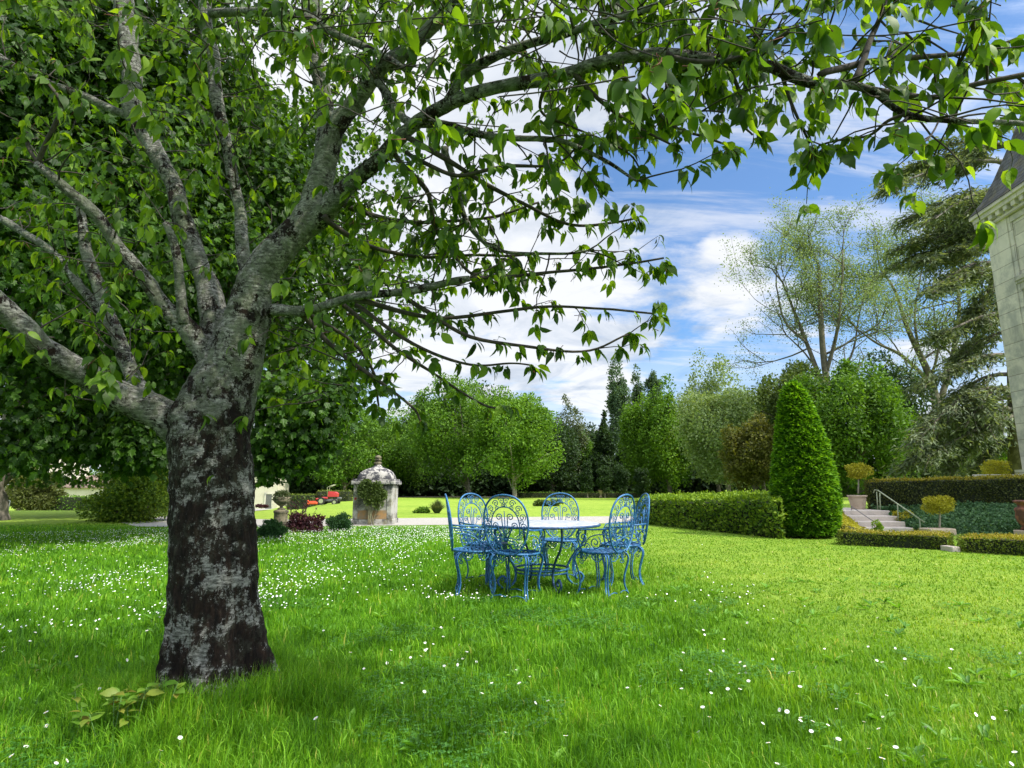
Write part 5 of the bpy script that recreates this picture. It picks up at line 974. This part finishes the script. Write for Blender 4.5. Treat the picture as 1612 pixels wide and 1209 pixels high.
# terrace hedge, ivy bank
ha, hb = WY(1361, 757, 17.9), WY(1660, 750, 15.3); hd = nrm(hb[:2]-ha[:2]); hn = np.array([-hd[1], hd[0]]); hn = hn if hn[1] > 0 else -hn
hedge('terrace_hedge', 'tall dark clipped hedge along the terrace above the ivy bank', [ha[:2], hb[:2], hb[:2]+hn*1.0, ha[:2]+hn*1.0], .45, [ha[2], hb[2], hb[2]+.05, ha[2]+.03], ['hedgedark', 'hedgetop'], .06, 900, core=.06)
ia, ib = np.array([10.55, 15.6, 0.]), G(1665, 848); ic, id_ = np.array([hb[0], hb[1]-.02, .74]), np.array([ha[0]+.1, ha[1]-.05, .55]); b = MB(); iv = empty('ivy_bank', ia, 'sloping bank covered in dark ivy below the terrace hedge', 'ivy')
b.add([ia-[0, 0, .1], ib-[0, 0, .1], ic-[0, -.1, .06], id_-[0, -.1, .06], ia+[0, 2, -.1], ib+[0, 2, -.1]], [(0, 1, 2, 3), (0, 3, 4), (1, 5, 2), (3, 2, 5, 4)]); part(b, 'soil', M['soil'], iv, False)
n = 26000; u, v = rng.random(n), rng.random(n); P = (ia*(1-u[:, None])+ib*u[:, None])*(1-v[:, None])+(id_*(1-u[:, None])+ic*u[:, None])*v[:, None]; P += rng.normal(size=(n, 3))*.03+np.array([0, -.03, .05])*(1+nfield(P[:, 0], P[:, 2]*3, 3, 6))[:, None]
IV = [(0, 0, 0), (.4, .15, 0), (.35, .5, 0), (0, 1, -.05), (-.35, .5, 0), (-.4, .15, 0)]; f = MB(); f.inst(IV, [(0, 1, 2, 3), (0, 3, 4, 5)], P, rng.normal(size=(n, 3))*.6+np.array([0, -.3, -.6]), rng.normal(size=(n, 3))*.35+np.array([0, -1, .5]), rng.uniform(.045, .085, n)); part(f, 'foliage', M['ivy'], iv, False)
# low edging hedges
def lowhedge(label, pts, w, z1, **k):
    P = [G(*p)[:2] for p in pts]; d = nrm(P[-1]-P[0]); nn = np.array([-d[1], d[0]]); nn = nn if nn[1] > 0 else -nn
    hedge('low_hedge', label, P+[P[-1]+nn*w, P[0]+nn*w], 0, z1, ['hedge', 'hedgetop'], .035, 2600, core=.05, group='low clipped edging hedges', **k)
lowhedge('low clipped edging hedge below the stone steps, right of the yew cone', [(1322, 858), (1499, 867)], .65, .28)
lowhedge('low clipped edging hedge running out of the frame on the right', [(1512, 869), (1665, 879)], .65, .29)
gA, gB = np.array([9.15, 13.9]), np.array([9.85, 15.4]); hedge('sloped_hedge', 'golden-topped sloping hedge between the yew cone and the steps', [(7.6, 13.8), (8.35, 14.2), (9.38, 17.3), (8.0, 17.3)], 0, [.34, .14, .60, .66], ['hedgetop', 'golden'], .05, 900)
b = MB(); g = G(1506, 869); b.box((-.075, 0, -.02), (.08, .3, .09), bev=.012); tag(b.build('stone_block', M['stairstone'], None, False), 'pale stone block in the gap between the two low edging hedges', 'stone').location = tuple(g)
def balltree(label, px, ytop, ybot, hw_, ystem, Y, mat='golden', n=3800, pot=None):
    c = (WY(px, ytop, Y)+WY(px, ybot, Y))/2; r = hw_/F*Y*1.03; rzz = (WY(px, ytop, Y)[2]-WY(px, ybot, Y)[2])/2; bs = WY(px, ystem, Y); root = empty('ball_topiary', bs, label, 'topiary', 'golden ball topiaries on stems')
    f = MB(); P, d, L, R_ = lumps_pts(c, (r, r, rzz), n, 40, .34, 'round', .02); f.inst(SPR, SPF, P, d+rng.normal(size=(n, 3))*.5, d+rng.normal(size=(n, 3))*.5, rng.uniform(.03, .055, n)); part(f, 'foliage', M[mat], root, False)
    t = MB(); t.tube([bs, (bs+c)/2+np.array([.01, 0, 0]), c], [.025, .022, .016], 8); part(t, 'stem', M['palebark'], root)
balltree('golden ball topiary on a stem in front of the ivy bank', 1479, 779, 808, 22, 838, 14.9); balltree('golden ball topiary in the stone pot at the top of the steps', 1351, 731, 755, 18, 777, 18.0); balltree('golden ball topiary behind the terrace hedge near the tower', 1567, 723, 750, 21, 790, 20.5)
def pot(name, label, prof, loc, mat, cat='pot', n=24):
    b = MB(); b.lathe(prof, n=n); o = b.build(name, M[mat]); o.location = tuple(float(q) for q in loc); return tag(o, label, cat)
g = WY(1351, 799, 18.0); pot('stone_pot', 'pale stone pot under the ball topiary at the head of the steps', [(.17, 0), (.19, .02), (.18, .05), (.20, .10), (.235, .30), (.24, .36), (.27, .37), (.275, .42), (.22, .42), (.2, .38)], (g[0], 18.0, TZ), 'potstone')
g = G(1480, 842); b = MB(); b.box((-.32, -.12, 0), (.32, .3, .155), bev=.02); tag(b.build('stone_trough', M['potstone'], None, False), 'low pale stone trough at the foot of the ball topiary by the ivy', 'trough').location = (float(g[0]), 14.75, 0)
k_ = 14.0/F; g = WY(1622, 840, 14.0); ru = empty('terracotta_urn', (g[0], 14.0, 0), 'weathered terracotta urn on a pale plinth at the right edge of the frame', 'urn')
b = MB(); b.box((-.22, -.22, -.05), (.22, .22, .16), bev=.02); b.build('plinth', M['potstone'], ru, False)
b = MB(); b.lathe([(.14, .16), (.17, .20), (.13, .25), (.20, .34), (.235, .46), (.215, .58), (.235, .63), (.215, .67), (.16, .70), (.17, .76), (.235, .80), (.24, .84), (.18, .85)], n=28); b.build('bowl', M['terracotta'], ru)
cg = G(1385, 841); bushy('small_cone_topiary', 'tiny green cone topiary at the foot of the stone steps', 1385, 842, 7.5, 822, 'yellowshrub', 1500, .04, 16, .38, .9, cat='topiary', stems=2)
bushy('golden_shrub', 'golden-green shrub behind the handrail right of the steps', 1432, 835, 18, 806, 'golden', 4200, .06, 22, .34, .7); bushy('golden_shrub', 'spiky yellow-green shrub between the handrail and the ball topiary', 1462, 836, 10, 812, 'yellowshrub', 2400, .06, 14, .34, .7)
bushy('green_shrub', 'green leafy shrub between the handrail and the ivy bank', 1412, 828, 14, 799, 'box', 2600, .07, 16, .36, .7, Yf=17.0)
# ------------------------------------------------------------------ tower of the chateau
cz = float(WY(1556, 336, 20)[2]); cx_ = float(WY(1556, 352, 20)[0]); tw = empty('chateau_tower', (cx_, 20, 0), 'pale stone corner tower of the chateau with a steep slate roof at the right edge', 'tower', rz=R(-6))
Wd, Ln = 8.0, 9.0; b = MB(); b.box((0, -Ln, 0), (Wd, 0, cz)); b.build('wall', M['tower'], tw, False)
b = MB(); mzl = float(WY(1578, 438, 19)[2])
b.box((-.07, -.92, 1.75), (-.003, .07, cz-.62)); b.box((-.07+.001, .003, 1.75), (.9, .068, cz-.62)); b.box((-.07, -Ln, 1.75), (-.003, -Ln+.9, cz-.62))
for z in (mzl,): b.box((-.12, -Ln+.9, z-.09), (-.004, -.925, z+.05)); b.box((-.08, -Ln+.9, z-.18), (-.004, -.925, z-.092))
b.box((-.045, -Ln+.9, cz-.85), (-.004, -.925, cz-.64)); b.box((-.04, -Ln+.9, mzl-.42), (-.004, -.925, mzl-.182)); b.box((-.04, -1.10, 1.75), (-.005, -.927, mzl-.43)); b.box((-.04, -1.10, mzl+.052), (-.005, -.927, cz-.86))
b.box((-.16, -Ln, 0), (-.005, .16, 1.55)); b.box((-.22, -Ln, 1.552), (-.005, .22, 1.745)); b.box((-.004, .005, 0), (Wd, .16, 1.745)); b.build('pilaster', M['towertrim'], tw, False)
b = MB(); b.box((-.16, -Ln, cz-.615), (Wd, .16, cz-.50)); b.box((-.10, -Ln, cz-.498), (Wd, .10, cz-.30)); b.box((-.32, -Ln-.1, cz-.298), (Wd, .32, cz-.14)); b.box((-.39, -Ln-.1, cz-.138), (Wd, .39, cz-.02)); co = b.build('cornice', M['towertrim'], tw, False)
for k in range(24):
    y = .24-k*.37; b = MB(); b.box((-.28, y-.09, cz-.47), (-.104, y+.09, cz-.30)); b.build('modillion', M['towertrim'], co, False)
for k in range(5): b = MB(); b.box((.15+k*.37, .104, cz-.47), (.33+k*.37, .28, cz-.30)); b.build('modillion', M['towertrim'], co, False)
rf = MB(); A = .40; top = 6.5; prof = [(0, 0), (.30, .42), (.62, 1.15), (1.05, 2.35), (1.6, 4.1), (2.5, 7.0)]
V = [];
for i_, z in prof: V += [(-A+i_, -Ln-.1+i_, cz+z), (Wd+A-i_, -Ln-.1+i_, cz+z), (Wd+A-i_, A-i_, cz+z), (-A+i_, A-i_, cz+z)]
rf.add(V, [(4*i_+j, 4*i_+(j+1) % 4, 4*i_+4+(j+1) % 4, 4*i_+4+j) for i_ in range(len(prof)-1) for j in range(4)]+[(3, 2, 1, 0), tuple(range(4*len(prof)-4, 4*len(prof)))]); rf.build('roof', M['slate'], tw, False)
b = MB(); y0 = -3.9; b.box((-.28, y0, cz), (1.2, y0+.5, cz+2.4), bev=.03); b.box((-.34, y0-1.4, cz+2.402), (1.6, y0+.62, cz+2.6), bev=.03); b.box((-.26, y0-1.3, cz), (-.1, y0-.002, cz+.3))
S_ = spiral((y0+.62, cz+.45), .32, -1.6, 1.2, 1, 16, .6); b.tube([(-.1, u, v) for u, v in S_], .12, 8); b.build('dormer', M['towertrim'], tw, False)
# balustrade on the terrace beside the tower
bl = empty('balustrade', (float(WY(1535, 760, 19.2)[0]), 19.2, TZ), 'low pale stone balustrade showing over the terrace hedge by the tower', 'balustrade'); zt_ = float(WY(1560, 747, 19.2)[2])-TZ
b = MB(); b.box((0, -.1, zt_-.1), (1.75, .1, zt_), bev=.02); b.build('coping', M['towertrim'], bl, False)
for k in range(7): b = MB(); b.lathe([(.06, .0), (.06, .1), (.035, .16), (.075, .4), (.04, zt_-.16), (.06, zt_-.103)], (.12+k*.25, 0, 0), 10); b.build('baluster', M['towertrim'], bl)
# white garden chair at the left edge, mostly outside the frame
gc = empty('white_garden_chair', (float(G(-6, 812)[0]), float(G(-6, 812)[1]), 0), 'sliver of a white garden chair at the left edge below the grey trunk', 'chair')
b = MB(); b.box((-.25, -.25, .40), (.27, .25, .44), bev=.01); b.build('seat', M['whitepaint'], gc, False); b = MB(); b.box((-.27, -.25, .45), (-.22, .25, .85), bev=.01); b.build('backrest', M['whitepaint'], gc, False)
for sx in (-.24, .22):
    for sy in (-.23, .20): b = MB(); b.box((sx, sy, 0), (sx+.04, sy+.04, .398)); b.build('leg', M['whitepaint'], gc, False)
for sy in (-.27, .25): b = MB(); b.tube([(-.24, sy, .62), (.1, sy, .64), (.28, sy, .60), (.25, sy, .02)], .015, 6); b.build('armrest', M['whitepaint'], gc)
